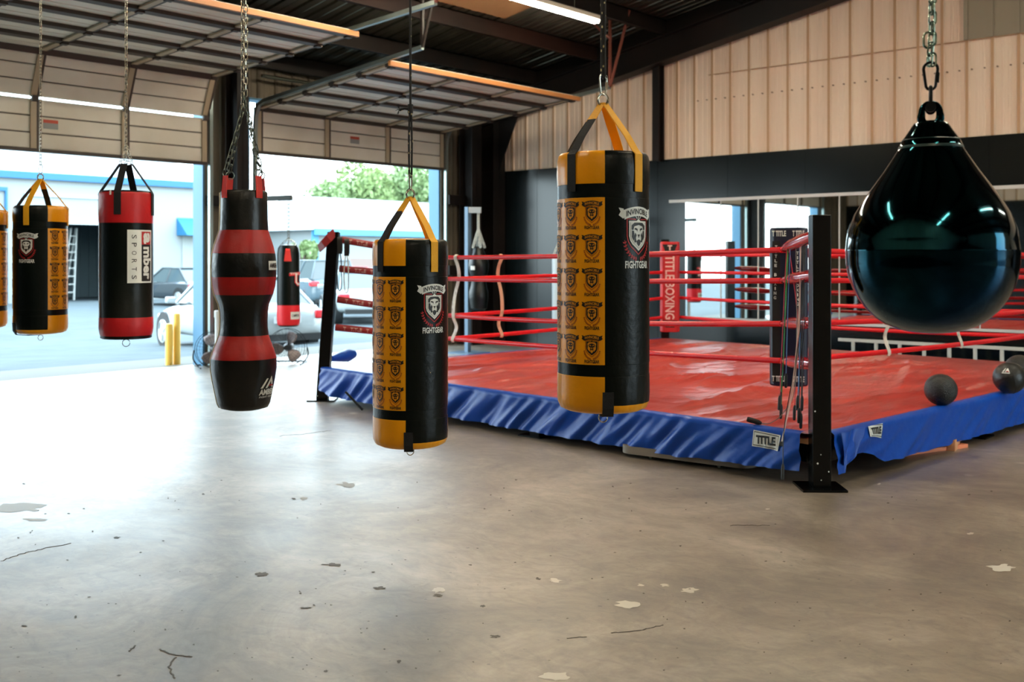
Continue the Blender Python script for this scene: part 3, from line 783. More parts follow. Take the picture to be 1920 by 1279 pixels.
def spacer(si, px, mt, skew=0.0):
    u = u_of_px(si, px); P = [rope_at(si, j, min(1, max(0, u + skew * j))) for j in range(4)]
    d = (rope_pt[(si, 0)][-1] - rope_pt[(si, 0)][0]).normalized(); nrm = V(-d.y, d.x, 0)
    if nrm.dot(CAMP - P[0]) < 0: nrm = -nrm
    pts = [P[0] + V(0, 0, .03) + nrm * .004]
    for j in range(4):
        s_ = 1 if j % 2 == 0 else -1
        if j == 3: s_ = 1
        pts.append(P[j] + nrm * .028 * s_)
        if j < 3:
            mdp = (P[j] + P[j + 1]) / 2 + d * (.025 * (1 if j % 2 else -1)); pts.append(mdp)
    pts.append(P[3] + nrm * .012 - V(0, 0, .035))
    fine = []
    for i in range(len(pts) - 1):
        p0 = pts[max(i - 1, 0)]; p1, p2 = pts[i], pts[i + 1]; p3 = pts[min(i + 2, len(pts) - 1)]
        for k in range(5):
            t = k / 5; fine.append(.5 * ((2 * p1) + (-p0 + p2) * t + (2 * p0 - 5 * p1 + 4 * p2 - p3) * t * t + (-p0 + 3 * p1 - 3 * p2 + p3) * t ** 3))
    m = MB(); m.ribbon(fine, d, .052, .004); part(m, 'rope_spacer', mt)
spacer(0, 858, STRAPW, .004); spacer(1, 938, STRAPB); spacer(3, 1662, STRAPW); spacer(3, 1799, STRAPW)
# platform: frame, mid feet, timbers
m = MB()
for a, b in pairs:
    p, q = corners[a], corners[b]; c = (p + q) / 2; inn = (RC - c).normalized()
    d = (q - p).normalized()
    m.beam(p + d * .1 + inn * .04 + V(0, 0, .22), q - d * .1 + inn * .04 + V(0, 0, .22), .06, .14)
for u in (.25, .5, .75):
    m.beam(N_.lerp(L_, u) + V(0, 0, .2), R_.lerp(B_, u) + V(0, 0, .2), .06, .1)
part(m, 'platform_frame', GUN, smooth=False)
for (a, b) in pairs:
    for u in (.46,):
        p = corners[a].lerp(corners[b], u); inn = (RC - p).normalized(); inn.z = 0
        c = p + inn * .09; m = MB(); m.box((c.x - .05, c.y - .05, .012), (c.x + .05, c.y + .05, .2)); m.box((c.x - .12, c.y - .12, 0), (c.x + .12, c.y + .12, .012))
        part(m, 'support_foot', BPOST, smooth=False)
m = MB(); e1 = (L_ - N_).normalized(); e2 = (R_ - N_).normalized()
for u in (.035, .35, .65, .96):
    m.beam(N_.lerp(L_, u) + e2 * .02 + V(0, 0, .285), R_.lerp(B_, u) - e2 * .02 + V(0, 0, .285), .09, .035)
m.beam(N_ + e2 * .05 + e1 * .02 + V(0, 0, .285), L_ + e2 * .05 - e1 * .02 + V(0, 0, .285), .09, .035)
part(m, 'deck_timber', WOOD, smooth=False)
# canvas
m = MB(); n = 230; vs = []; LN = (L_ - N_).length
for j in range(n + 1):
    for i in range(n + 1):
        u, v = i / n, j / n; p = N_.lerp(L_, u).lerp(R_.lerp(B_, u), v)
        a, b = u * LN, v * LN; e = min(u, v, 1 - u, 1 - v); w_ = min(1, e * 12)
        z = noise.noise(V(a * 1.0, b * .25, 3.3)) * .012
        r = 1 - abs(noise.noise(V(a * 2.3 + .5 * noise.noise(V(a, b, 9)), b * .5, 7.7))) * 3.2
        z += max(0, r) ** 2 * .034
        r = 1 - abs(noise.noise(V(a * 1.3 + .6 * noise.noise(V(a * 2, b * 2, 2)), b * .38, 17.7))) * 9
        z += max(0, r) * .030 * (.3 + .7 * max(0, noise.noise(V(a, b * .8, 31)) * 2 + .4))
        r = 1 - abs(noise.noise(V(a * 2.1, b * 2.6, 27.7))) * 7
        z += max(0, r) * .006
        vs.append(p + V(0, 0, CZ + (z * w_ if 1 else 0)))
m.add(vs, [(j * (n + 1) + i, j * (n + 1) + i + 1, (j + 1) * (n + 1) + i + 1, (j + 1) * (n + 1) + i) for j in range(n) for i in range(n)])
m.add([p + V(0, 0, .305) for p in corners], [(0, 1, 2, 3)])
part(m, 'canvas', CANV, ang=80)
# skirt: one cloth per side, gathered into folds
def title_patch(M4, sx, par):
    ar = Art(); ar.poly([(-.105, -.05), (.095, -.062), (.112, .045), (-.095, .058)], 0, 0)
    ar.stroke([(-.094, -.040), (.086, -.051), (.101, .036), (-.085, .048)], .006, 1, 1, True)
    ar.text('TITLE', .002, -.031, .15, .058, 1, 1, bold=.05)
    mb = MB(); ar.put(mb, sx, M4, .012, .0012); part(mb, 'printed_title', [WHT, INK], par, smooth=False)
def skirt(a, b, zbf, amp, seed, lift=.012, u0=0.0, u1=1.0, folds=1.0, patch=None, slant=.5):
    p, q = corners[a], corners[b]; d = (q - p).normalized(); Ln = (q - p).length
    c = (p + q) / 2; out = (c - RC); out.z = 0; out = (out - d * out.dot(d)).normalized()
    nu, nv = 420, 14; vs = []
    def P(u, v):     # v 0 top inner lip .. 1 bottom
        s = u * Ln; zb_ = zbf(u)
        if v < .18:
            k = v / .18; pos = p + d * s + out * (-.03 + .09 * k); z = CZ + lift + .006 * math.sin(k * 3)
            hgt = 0
        else:
            hgt = (v - .18) / .82; z = (CZ + lift) * (1 - hgt) + zb_ * hgt
            pos = p + d * s + out * .06
        ph = s * folds + slant * hgt * .35
        f = noise.noise(V(ph * 6, hgt * .5, seed)) * .9 + noise.noise(V(ph * 13, hgt * .8, seed + 5)) * .7 + noise.noise(V(ph * 1.2, 0, seed + 9)) * .5
        f = f * amp * (.25 + min(1, hgt * 2.0)) * (1 if hgt > 0 else .5)
        return pos + out * (f + .012 * hgt) + V(0, 0, z + noise.noise(V(s * 7, 0, seed + 3)) * .008 * hgt)
    for i in range(nu + 1):
        u = u0 + (u1 - u0) * i / nu
        for j in range(nv + 1): vs.append(P(u, j / nv))
    m = MB(); m.add(vs, [(i * (nv + 1) + j, i * (nv + 1) + j + 1, (i + 1) * (nv + 1) + j + 1, (i + 1) * (nv + 1) + j) for i in range(nu) for j in range(nv)])
    o = part(m, 'skirt', BLUE, ang=180)
    if patch:
        for (us, vsn, flip) in patch:
            def mp(x, y, h, us=us, vsn=vsn, flip=flip):
                u = us + x * flip / Ln; v = .18 + .82 * (vsn - y / .26)
                c0 = P(u, min(1, max(.19, v))); return c0 + out * (h * 4 + .004)
            title_patch(mp, 1, o)
    return o
# left face (N-L)
skirt(0, 1, lambda u: .105 - .045 * min(1, u * 5) + .0 * u + (max(0, u - .93) * .9), .040, 3.1, u0=.018, u1=.992, patch=[(.062, .30, -1)], slant=-.9)
# right face (N-R): slack, with the loose corner hanging and bunched
skirt(0, 3, lambda u: .09 - .03 * min(1, u * 4) + (.10 * math.sin(min(1, u / .13) * PI) if u < .13 else 0) * (1 if u > .03 else 0) - .0, .022, 11.2, u0=.014, u1=1, folds=.6, patch=[(.105, .18, 1)], slant=.9)
skirt(1, 2, lambda u: .08, .02, 21.2, lift=-.004, u0=.01, u1=.99)
skirt(3, 2, lambda u: .08, .02, 31.2, lift=-.012, u0=.01, u1=.99)
# loose flap of skirt cloth by the near post
m = MB(); p0 = N_ + e2 * .10; outR = V(e2.y, -e2.x, 0); outR = outR if outR.dot(CAMP - N_) > 0 else -outR
vs = []
for i in range(13):
    for j in range(13):
        u, v = i / 12, j / 12
        s = .02 + .30 * u * (1 - .35 * v); z = CZ + .015 - v * (.25 - .17 * abs(u - .35))
        vs.append(p0 + e2 * s + outR * (.085 + .02 * math.sin(u * 7 + v * 2)) + V(0, 0, z))
m.add(vs, [(i * 13 + j, i * 13 + j + 1, (i + 1) * 13 + j + 1, (i + 1) * 13 + j) for i in range(12) for j in range(12)])
part(m, 'loose_skirt_corner', BLUE, ang=180)
# corner pads
def pad(cx, zlo, zhi, w, t, mt, name='corner_pad'):
    f = (CAMP - cx); f.z = 0; f.normalize(); sd = V(-f.y, f.x, 0)      # sd = to the right seen from the camera
    if sd.dot(V(CA, SA, 0)) < 0: sd = -sd
    m = MB(); vs = []; prof = [(-w / 2, -t * .2), (-w / 2, t * .25), (-w * .36, t / 2), (w * .36, t / 2), (w / 2, t * .25), (w / 2, -t * .2), (w * .3, -t / 2), (-w * .3, -t / 2)]
    m.prism([(a, b) for a, b in prof], V(cx.x, cx.y, zlo), sd, f, V(0, 0, 1), zhi - zlo)
    o = part(m, name, mt, bevel=.015); return o, f, sd
cN = at(1479, 486, 7.72); oN, f, sd = pad(cN, .53, 1.70, .275, .15, NAVY)
ar = Art()
for z in (1.635, .565):
    ar.text('T TITLE', -.07, z, .10, .042, 0, bold=.04); ar.text('T TITLE', .068, z, .085, .042, 0, bold=.04)
ar.rect(-.118, .56, -.062, 1.60, 1, 0)
for k, c_ in enumerate('TITLE BOXING'):
    if c_ != ' ': ar.text(c_, -.09 - .0008 * k, 1.545 - k * .034, .018 if c_ != 'I' else .008, .023, 0, 1, bold=.03); ar.text(c_, .062, 1.50 - k * .034, .018 if c_ != 'I' else .008, .023, 0, 1, bold=.03)
mb = MB(); ar.put(mb, 1, on_plane(V(cN.x, cN.y, 0) + f * .0758, sd, V(0, 0, 1)), None, .001); part(mb, 'printed_title', [WHT, RUB], oN, smooth=False)
cB = at(1256, 486, 14.0); oB, f, sd = pad(cB, .49, 1.70, .26, .14, PADR)
ar = Art(); ar.text('TITLE BOXING', 0, 1.09, .86, .125, 0, 1, rot=-PI / 2, bold=.02)
for z in (1.62, .60):
    s_ = 1
    ar.poly([(-.10, z + .045), (.10, z + .045), (.06, z - .05), (-.06, z - .05)], 1, 0); ar.text('T', 0, z - .035, .06, .07, 0, 1, bold=.06)
mb = MB(); ar.put(mb, 1, on_plane(V(cB.x, cB.y, 0) + f * .0705, sd, V(0, 0, 1)), None, .001); part(mb, 'printed_title', [mat('faded_white_print', 'e0bdb4', .6), INK], oB, smooth=False)
# red strap tied round the top of the left post
m = MB(); tp = at(613, 452, 10.72)
m.ribbon([at(598, 466, 10.70), at(606, 458, 10.66), at(616, 447, 10.66), at(627, 436, 10.74)], V(0, .1, 1), .085, .012); part(m, 'post_wrap', SLV)

# ==================================================================== THINGS ON AND UNDER THE RING
def ball(px, py, d, r, name, label, logo=False):
    z = CZ + .012 + r; c = at(px, py, d); t = thing(name, label, 'exercise ball', (c.x, c.y, CZ + .010), face_cam(c), 'black exercise balls on the ring canvas')
    m = MB(); m.sphere((0, 0, r), r, 40, 28)
    m.build('ball_shell', mat('textured_ball_rubber', '0d1312', .34, bump=(110, .5)) if not logo else mat('leather_ball', '0c1110', .38, bump=(60, .15)), t)
    if logo:
        m = MB()
        for ax in (V(1, .3, .2).normalized(), V(-.4, .2, 1).normalized()):
            a = ax.orthogonal().normalized(); b = ax.cross(a)
            m.tube([V(0, 0, r) + (a * math.cos(2 * PI * k / 40) + b * math.sin(2 * PI * k / 40)) * (r + .0005) for k in range(40)], .0018, 5, closed=True)
        m.build('seam', RUB, t)
        A = Art(); A.poly([(-.035, 0), (-.012, .035), (-.004, .035), (-.02, 0)], 0); A.poly([(-.012, 0), (.008, .035), (.016, .035), (.032, 0), (.018, 0), (.01, .015), (.004, 0)], 0); A.rect(.0, .003, .024, .009, 1, 1); A.rect(-.035, -.012, .032, -.004, 0)
        mb = MB(); A.put(mb, 1, lambda u, v, h: V(0, 0, r) + V(math.sin((u - .03) / r * 1) * math.cos((v + .06) / r), -math.cos((u - .03) / r) * math.cos((v + .06) / r), math.sin((v + .06) / r)) * (r + h + .0005), .01)
        mb.build('printed_logo', [WHT, REDP], t, smooth=False)
    return t
ball(1764, 737, 7.97, .121, 'slam_ball', 'black pebbled rubber ball on red canvas near the skirt edge, left of the others')
ball(1893, 712, 8.68, .131, 'medicine_ball', 'black seamed ball with small white triangle logo on the red canvas at right edge', True)
ball(1912, 690, 9.35, .13, 'slam_ball', 'black ball mostly hidden behind the ball with the white triangle logo')

def smooth_path(pts, n=6):
    out = []
    for i in range(len(pts) - 1):
        p0 = pts[max(i - 1, 0)]; p1, p2 = pts[i], pts[i + 1]; p3 = pts[min(i + 2, len(pts) - 1)]
        for k in range(n):
            t = k / n; out.append(.5 * ((2 * p1) + (-p0 + p2) * t + (2 * p0 - 5 * p1 + 4 * p2 - p3) * t * t + (-p0 + 3 * p1 - 3 * p2 + p3) * t ** 3))
    return out + [pts[-1]]
JC = lambda n, c: mat('cord_' + n, c, .35)
jr = [ # label, material, strands as lists of (px,py,d), handles (index strand) length, handle dir down
 ('green and blue speed rope hung on the upper sleeves, leftmost of the bundle', JC('green', '2f8a4a'), [[(1477, 462, 7.33), (1474, 520, 7.22), (1470, 640, 7.15), (1465, 758, 7.1)], [(1478, 462, 7.38), (1472, 600, 7.2), (1468, 690, 7.15), (1464, 735, 7.1)]]),
 ('red corded jump rope beside the green one on the ring corner', JC('red', 'b02434'), [[(1475, 470, 7.31), (1471, 540, 7.2), (1464, 700, 7.12), (1462, 742, 7.08)], [(1479, 461, 7.3), (1496, 600, 7.05), (1492, 700, 7.0), (1490, 760, 6.98)]]),
 ('pale blue jump rope hanging in the bundle at the near ring corner', JC('blue', '3d6ea8'), [[(1482, 459, 7.28), (1478, 560, 7.15), (1475, 660, 7.1), (1474, 700, 7.1)], [(1499, 452, 7.1), (1500, 600, 7.0), (1498, 700, 6.95), (1496, 742, 6.9)]]),
 ('thin black jump rope hanging closest to the near black post', JC('black', '0a0a0a'), [[(1508, 444, 7.0), (1508, 560, 6.9), (1506, 680, 6.86), (1504, 742, 6.85)], [(1511, 442, 6.97), (1506, 560, 6.88), (1500, 690, 6.85), (1498, 765, 6.83)]]),
 ('long clear and red twisted jump rope hanging down over the blue skirt', JC('clear', 'c7b0a8'), [[(1502, 448, 7.08), (1497, 600, 6.88), (1486, 720, 6.72), (1467, 828, 6.66)], [(1500, 449, 7.1), (1499, 610, 6.9), (1487, 730, 6.70), (1465, 828, 6.64)]]),
 ('grey cable jump rope with its black handle lying on the red canvas', JC('grey', '6f6a62'), [[(1492, 455, 7.18), (1494, 600, 7.02), (1490, 730, 6.98), (1468, 775, 6.98), (1445, 793, 6.97), (1428, 794, 6.98)]]),
 ('long black jump rope reaching below the blue skirt almost to the floor', JC('black', '0a0a0a'), [[(1505, 446, 7.04), (1500, 620, 6.85), (1472, 790, 6.64), (1468, 870, 6.55)], [(1507, 445, 7.02), (1504, 620, 6.88), (1503, 730, 6.83), (1502, 775, 6.82)]])]
for k, (lb, mt_, strands) in enumerate(jr):
    top = at(*strands[0][0]); t = thing('jump_rope', lb, 'jump rope', top, 0, 'jump ropes on the near ring corner')
    MT = Matrix.Translation(-top); ends = []
    tops = []
    m = MB()
    for st in strands:
        P = smooth_path([at(*p) for p in st]); m.tube(P, .0032, 6); ends.append((P[-1], (P[-1] - P[-2]).normalized())); tops.append(P[0])
    if len(tops) == 2:
        c = (tops[0] + tops[1]) / 2; m.tube([tops[0], tops[0].lerp(c, .5) + V(0, 0, .018), c + V(0, 0, .024), tops[1].lerp(c, .5) + V(0, 0, .018), tops[1]], .0032, 6)
    m.build('cord', mt_, t, M=MT)
    for (e, d) in ends:
        if k == 5: d = (at(1402, 786, 7.0) - e).normalized()
        ln = .10 if k != 4 else .03
        m = MB(); m.tube([e, e + d * .012, e + d * .02, e + d * ln * .9, e + d * ln], [.006, .009, .011, .0105, .007] if k != 5 else [.009, .014, .017, .018, .014], 10); m.build('handle', RUB, t, M=MT)
# bands hung over the sleeve of the left post
for k, (px, yt, yb_, mt_, lb) in enumerate([(637, 445, 476, RUB, 'wide black resistance band draped on the top rope sleeve near the left post'), (650, 448, 480, RUB, 'second wide black band draped right of the first on the top rope sleeve')]):
    p = at(px, yt, 10.75); t = thing('resistance_band', lb, 'exercise band', p, 0, 'exercise bands on the top rope sleeve'); MT = Matrix.Translation(-p); m = MB()
    P = [at(px, yb_, 10.70), at(px, yt + 6, 10.69), at(px + .5, yt, 10.74), at(px + 1, yt + 5, 10.80), at(px + 1, yb_ - 4, 10.81)]
    m.ribbon(smooth_path(P), V(CA, SA, 0), .05, .006); m.build('webbing', mt_, t, M=MT)
    m = MB()
    P = [at(px - 2, yb_, 10.70), at(px - 5, yb_ + 30, 10.69), at(px - 3, yb_ + 66, 10.69), at(px + 3, yb_ + 62, 10.69), at(px + 3, yb_ + 20, 10.69), at(px + 1, yb_, 10.70)]
    m.tube(smooth_path(P), .006, 6); m.build('tubing', RUB if k == 0 else mat('pale_tubing', 'b9bdb6', .4), t, M=MT)
# rolled blue mat at the far left of the canvas
p = at(642, 690, 11.3); m = MB(); a, b = at(622, 691, 11.35), at(662, 678, 11.9)
a.z = b.z = CZ + .045
m.tube([a, a.lerp(b, .3), a.lerp(b, .7), b], [.03, .05, .075, .05], 12); tag(m.build('rolled_mat', BLUE), 'small blue rolled mat on the canvas beside the left post', 'mat')
# folded table lying under the near side
a, b = hitY(1000, 0), 0
def gz(px, py, z=0.0):
    d = (CH - z) * F / (py - HY); return at(px, py, d)
p1, p2 = gz(1158, 856), gz(1405, 889); dd = (p2 - p1).normalized(); nn_ = V(-dd.y, dd.x, 0); nn_ = nn_ if nn_.dot(RC - p1) > 0 else -nn_
m = MB(); m.prism([(0, 0), (.9, 0), (.9, .62), (0, .62)], p1 + V(0, 0, .02), dd, nn_, V(0, 0, 1), .075)
m = MB(); Lt = (p2 - p1).length; out_ = []
for cx_, cy_, a0 in ((Lt - .1, .1, -90), (Lt - .1, .6, 0), (.1, .6, 90), (.1, .1, 180)):
    for k in range(6): a = math.radians(a0 + 90 * k / 5); out_.append((cx_ + .1 * math.cos(a), cy_ + .1 * math.sin(a)))
m.prism(out_, p1 + V(0, 0, .03), dd, nn_, V(0, 0, 1), .055); ft = thing('folding_table', 'grey brown folded plastic table lying flat under the near side of the ring', 'table', p1)
m.build('table_top', mat('grey_plastic', '75695a', .55), ft, M=Matrix.Translation(-p1))
m = MB(); 
for q in (.25, Lt - .25): m.tube([p1 + dd * q + nn_ * .05 + V(0, 0, .014), p1 + dd * q + nn_ * .55 + V(0, 0, .014)], .013, 8)
m.build('folded_leg', DKM, ft, M=Matrix.Translation(-p1))
# planks by the right side
def plank(a, b, w, h, z, lb, col=WOOD):
    m = MB(); A_, B_2 = Vector(a), Vector(b); A_.z = B_2.z = z + h / 2; m.beam(A_, B_2, w, h); return tag(m.build('lumber_plank', col, smooth=False, bevel=.003), lb, 'wood plank', 'lumber offcuts beside the ring')
PK = mat('pink_stained_lumber', 'e0855e', .6, bump=(10, .3))
plank(gz(1690, 853), gz(1806, 838), .09, .03, .0, 'thin pink edged plank lying on the concrete beside the ring', PK)
plank(gz(1705, 847), gz(1798, 834), .05, .04, .031, 'pale lumber offcut stacked on the thin pink plank')
m = MB(); a = gz(1790, 846); 
plank(gz(1783, 846), gz(1792, 838), .06, .085, 0.0, 'short upright wood block at the end of the planks')
# prop stick under the left end
a = at(648, 735, 10.1); b = gz(680, 771, .0)
tag(MB().tube([a, b + V(0, 0, .012)], .012, 8).build('prop_rod', GUN), 'thin dark rod leaning out from under the left end of the ring', 'rod')
# ladder on its side against the wall behind the ring
la, lb_ = hitY(1573, -.30), hitY(2010, -.30); lt = thing('aluminium_ladder', 'pale metal ladder lying on its side along the wall behind the ring', 'ladder', (la.x, la.y, 0))
MT = Matrix.Translation(-V(la.x, la.y, 0)); WM = wood_white()
for z in (.02, .37):
    m = MB(); m.box((la.x, -.33, z), (lb_.x, -.28, z + .04)); m.build('rail', WM, lt, M=MT, smooth=False)
x = la.x + .2
while x < lb_.x:
    m = MB(); m.tube([V(x, -.305, .08), V(x, -.305, .37)], .024, 10); m.build('rung', WM, lt, M=MT); x += .31
#PART3
# ==================================================================== HANGING BAGS
def carabiner(mb, z0, h, w, r, mi=0, ax=V(1, 0, 0)):
    pts = []
    for k in range(9): a = PI * k / 8; pts.append(V(0, 0, z0 + h - w / 2) + ax * (w / 2 * math.cos(a)) + V(0, 0, w / 2 * math.sin(a)))
    for k in range(9): a = PI + PI * k / 8; pts.append(V(0, 0, z0 + w * .35) + ax * (w * .35 * math.cos(a)) + V(0, 0, w * .35 * math.sin(a)))
    mb.tube(pts, r, 8, mi, closed=True)
    mb.tube([V(0, 0, z0 + h * .25) + ax * w * .42, V(0, 0, z0 + h * .62) + ax * w * .48], r * 1.5, 8, mi)
def ringt(mb, z, r, wire, ax=V(1, 0, 0), up=V(0, 0, 1), off=V(0, 0, 0), mi=0, n=24):
    mb.tube([off + V(0, 0, z) + ax * r * math.cos(2 * PI * k / n) + up * r * math.sin(2 * PI * k / n) for k in range(n)], wire, 8, mi, closed=True)
def invincible(px, ytop, ybot, wpx, dia, logo, yapex, label, hang, hangtop=None, name='heavy_bag'):
    d = dia * F / wpx; R = dia / 2; base = at(px, ybot, d); H = (ybot - ytop) / F * d
    t = thing(name, label, 'punching bag', base, face_cam(base), 'yellow and black lion crest bags')
    k = H / 1.063; lg = math.radians(logo)
    prof = [(0, .004), (R * .5, .0), (R * .8, .008), (R * .93, .02), (R * .985, .045), (R, .08), (R * 1.0, .159), (R * .992, .16), (R * .992, .207), (R, .208), (R * 1.0, .35), (R, .5), (R, .65), (R, .8), (R * 1.0, .874), (R * .992, .875), (R * .992, .930), (R, .931), (R * 1.01, .98), (R * 1.0, 1.03), (R * .975, 1.052), (R * .93, 1.063), (R * .5, 1.068), (0, 1.07)]
    prof = [(r, z * k) for r, z in prof]
    def col(a, z):
        z /= k; q = ((a - lg + PI / 4) % PI) < PI / 2
        if .1595 < z < .2075 or .8745 < z < .9305: return 1
        if z < .045: return 0
        if z > 1.06: return 0
        return 1 if q else 0
    sd = px * .37
    def rf(r, z, a):
        g = max(0, 1 - abs(z / k - .04) / .09) + .6 * max(0, 1 - abs(z / k - 1.02) / .09)
        return r * (1 + .016 * g * noise.noise(V(math.cos(a) * 9, math.sin(a) * 9, sd)) + .010 * g * noise.noise(V(math.cos(a) * 22, math.sin(a) * 22, sd)) + .006 * noise.noise(V(math.cos(a) * 1.2, math.sin(a) * 1.2, z * 4 + sd)))
    m = MB(); m.lathe(prof, 144, col, rf, lg - PI / 4); m.build('bag_body', [YEL, BLK], t, ang=50)
    # crest on the two black quarters, pattern on the two yellow ones
    for off in (0, PI):
        m = MB(); EMB_BIG.put(m, .001 * k, on_cyl(R * 1.006, lg + off, .84 * k), .012); m.build('lion_crest', [WHT, INK, REDP], t, smooth=False)
    for off in (-PI / 2, PI / 2):
        m = MB()
        for r_ in range(5):
            for c in range(3):
                EMB_SMALL.put(m, .00046 * k, on_cyl(R * 1.006, lg + off + math.radians(29.4) * (c - 1), (.862 - .1335 * r_) * k), .014, .0005)
        m.build('crest_pattern', [ORG, INK, LAUR], t, smooth=False)
    ap = (ybot - yapex) / F * d
    for q, (an, top) in enumerate(((0, WEBY), (-88, WEBB), (108, WEBY), (190, WEBB))):
        a = lg + math.radians(an); er = V(math.sin(a), -math.cos(a), 0); et = V(math.cos(a), math.sin(a), 0)
        A = er * .012 + V(0, 0, ap); Bp = er * (R * .97) + V(0, 0, H + .006)
        pts = [A + V(0, 0, .006), A, A.lerp(Bp, .33), A.lerp(Bp, .34), A.lerp(Bp, .7), Bp - er * .01, er * (R * 1.018) + V(0, 0, H - .012), er * (R * 1.018) + V(0, 0, .93 * k), er * (R * 1.012) + V(0, 0, .90 * k)]
        m = MB(); m.ribbon(pts, et, [.03, .036] + [.042 * dia / .38] * 7, .004, [1, 1, 1, 0, 0, 0, 0, 0]); m.build('hanging_strap', [top, WEBY], t, smooth=False)
    m = MB(); ringt(m, ap + .018, .026, .0045, V(.8, .6, 0)); ringt(m, ap + .018, .024, .0045, V(.8, -.6, 0)); m.build('ring', CHR, t)
    m = MB(); ringt(m, -.028, .02, .0025, V(.9, .4, 0)); m.build('bottom_ring', CHR, t)
    m = MB(); a = lg - PI / 4 + .07; er = V(math.sin(a), -math.cos(a), 0); et = V(math.cos(a), math.sin(a), 0)
    m.ribbon([er * R * 1.012 + V(0, 0, .10 * k), er * R * 1.0 + V(0, 0, .035 * k), er * R * .9 + V(0, 0, .002), er * R * .5 + V(0, 0, -.006), V(0, 0, -.006)], et, .045, .004); m.build('bottom_strap', WEBB, t, smooth=False)
    zt = zr(base.x) - .2 - base.z; c0 = ap + .04
    if hang == 'rope':
        m = MB(); carabiner(m, c0, .085, .034, .0042, 0, V(.9, .3, 0)); m.build('carabiner', CHR, t)
        m = MB(); z1 = c0 + .08
        for s_ in (-1, 1): m.tube([V(s_ * .0055, 0, z1), V(s_ * .0055, s_ * .003, zt)], .0065, 8)
        m.tube([V(-.005, 0, z1 + .0), V(0, 0, z1 - .012), V(.005, 0, z1 + .0)], .0065, 8)
        m.build('rope', ROPEB, t)
    elif hang == 'knot':
        m = MB(); carabiner(m, c0, .085, .026, .0038, 0, V(.5, .8, 0)); m.build('carabiner', CHR, t)
        m = MB(); z1 = c0 + .075; zk = (ybot - 205) / F * d
        for s_ in (-1, 1): m.tube([V(s_ * .006, 0, z1), V(s_ * .008, 0, (z1 + zk) / 2), V(s_ * .004, 0, zk)], .0052, 8)
        m.tube([V(-.006, 0, z1), V(0, 0, z1 - .012), V(.006, 0, z1)], .0052, 8)
        m.tube([V(0, 0, zk - .03), V(0, 0, zt)], .0062, 8)
        m.tube([V(0, 0, zk - .02), V(0, 0, zk + .025)], .014, 10); m.tube([V(0, 0, zk), V(-.03, 0, zk + .004), V(-.056, 0, zk - .004)], [.009, .006, .008], 8)
        for q in range(26):
            a = random.uniform(0, 2 * PI); b = random.uniform(-1, .5); m.tube([V(-.055, 0, zk), V(-.058 - .02 * abs(b), .022 * math.cos(a), zk + .026 * math.sin(a))], .0012, 4)
        m.build('rope', ROPEB, t)
    else:
        m = MB(); carabiner(m, c0, .075, .03, .003, 0, V(.95, .2, 0)); m.build('carabiner', CHR, t)
        m = MB(); m.chain(V(0, 0, c0 + .07), V(0, 0, zt), .026, .016, .0026); m.build('chain', CHR, t)
    return t
invincible(1131, 290, 770, 172, .38, 47, 196, 'nearest and largest yellow and black lion crest bag, hanging before the red canvas', 'rope')
invincible(769.5, 450, 836, 140, .38, 38, 371, 'second nearest yellow and black lion crest bag, hanging on a knotted black rope', 'knot')
invincible(76, 387, 626, 95, .38, -30, 337, 'small yellow and black lion crest bag hanging left of the red topped bag', 'chain')
invincible(-37, 394, 616, 92, .37, -30, 348, 'yellow edged black bag cut off by the left edge of the picture', 'chain')

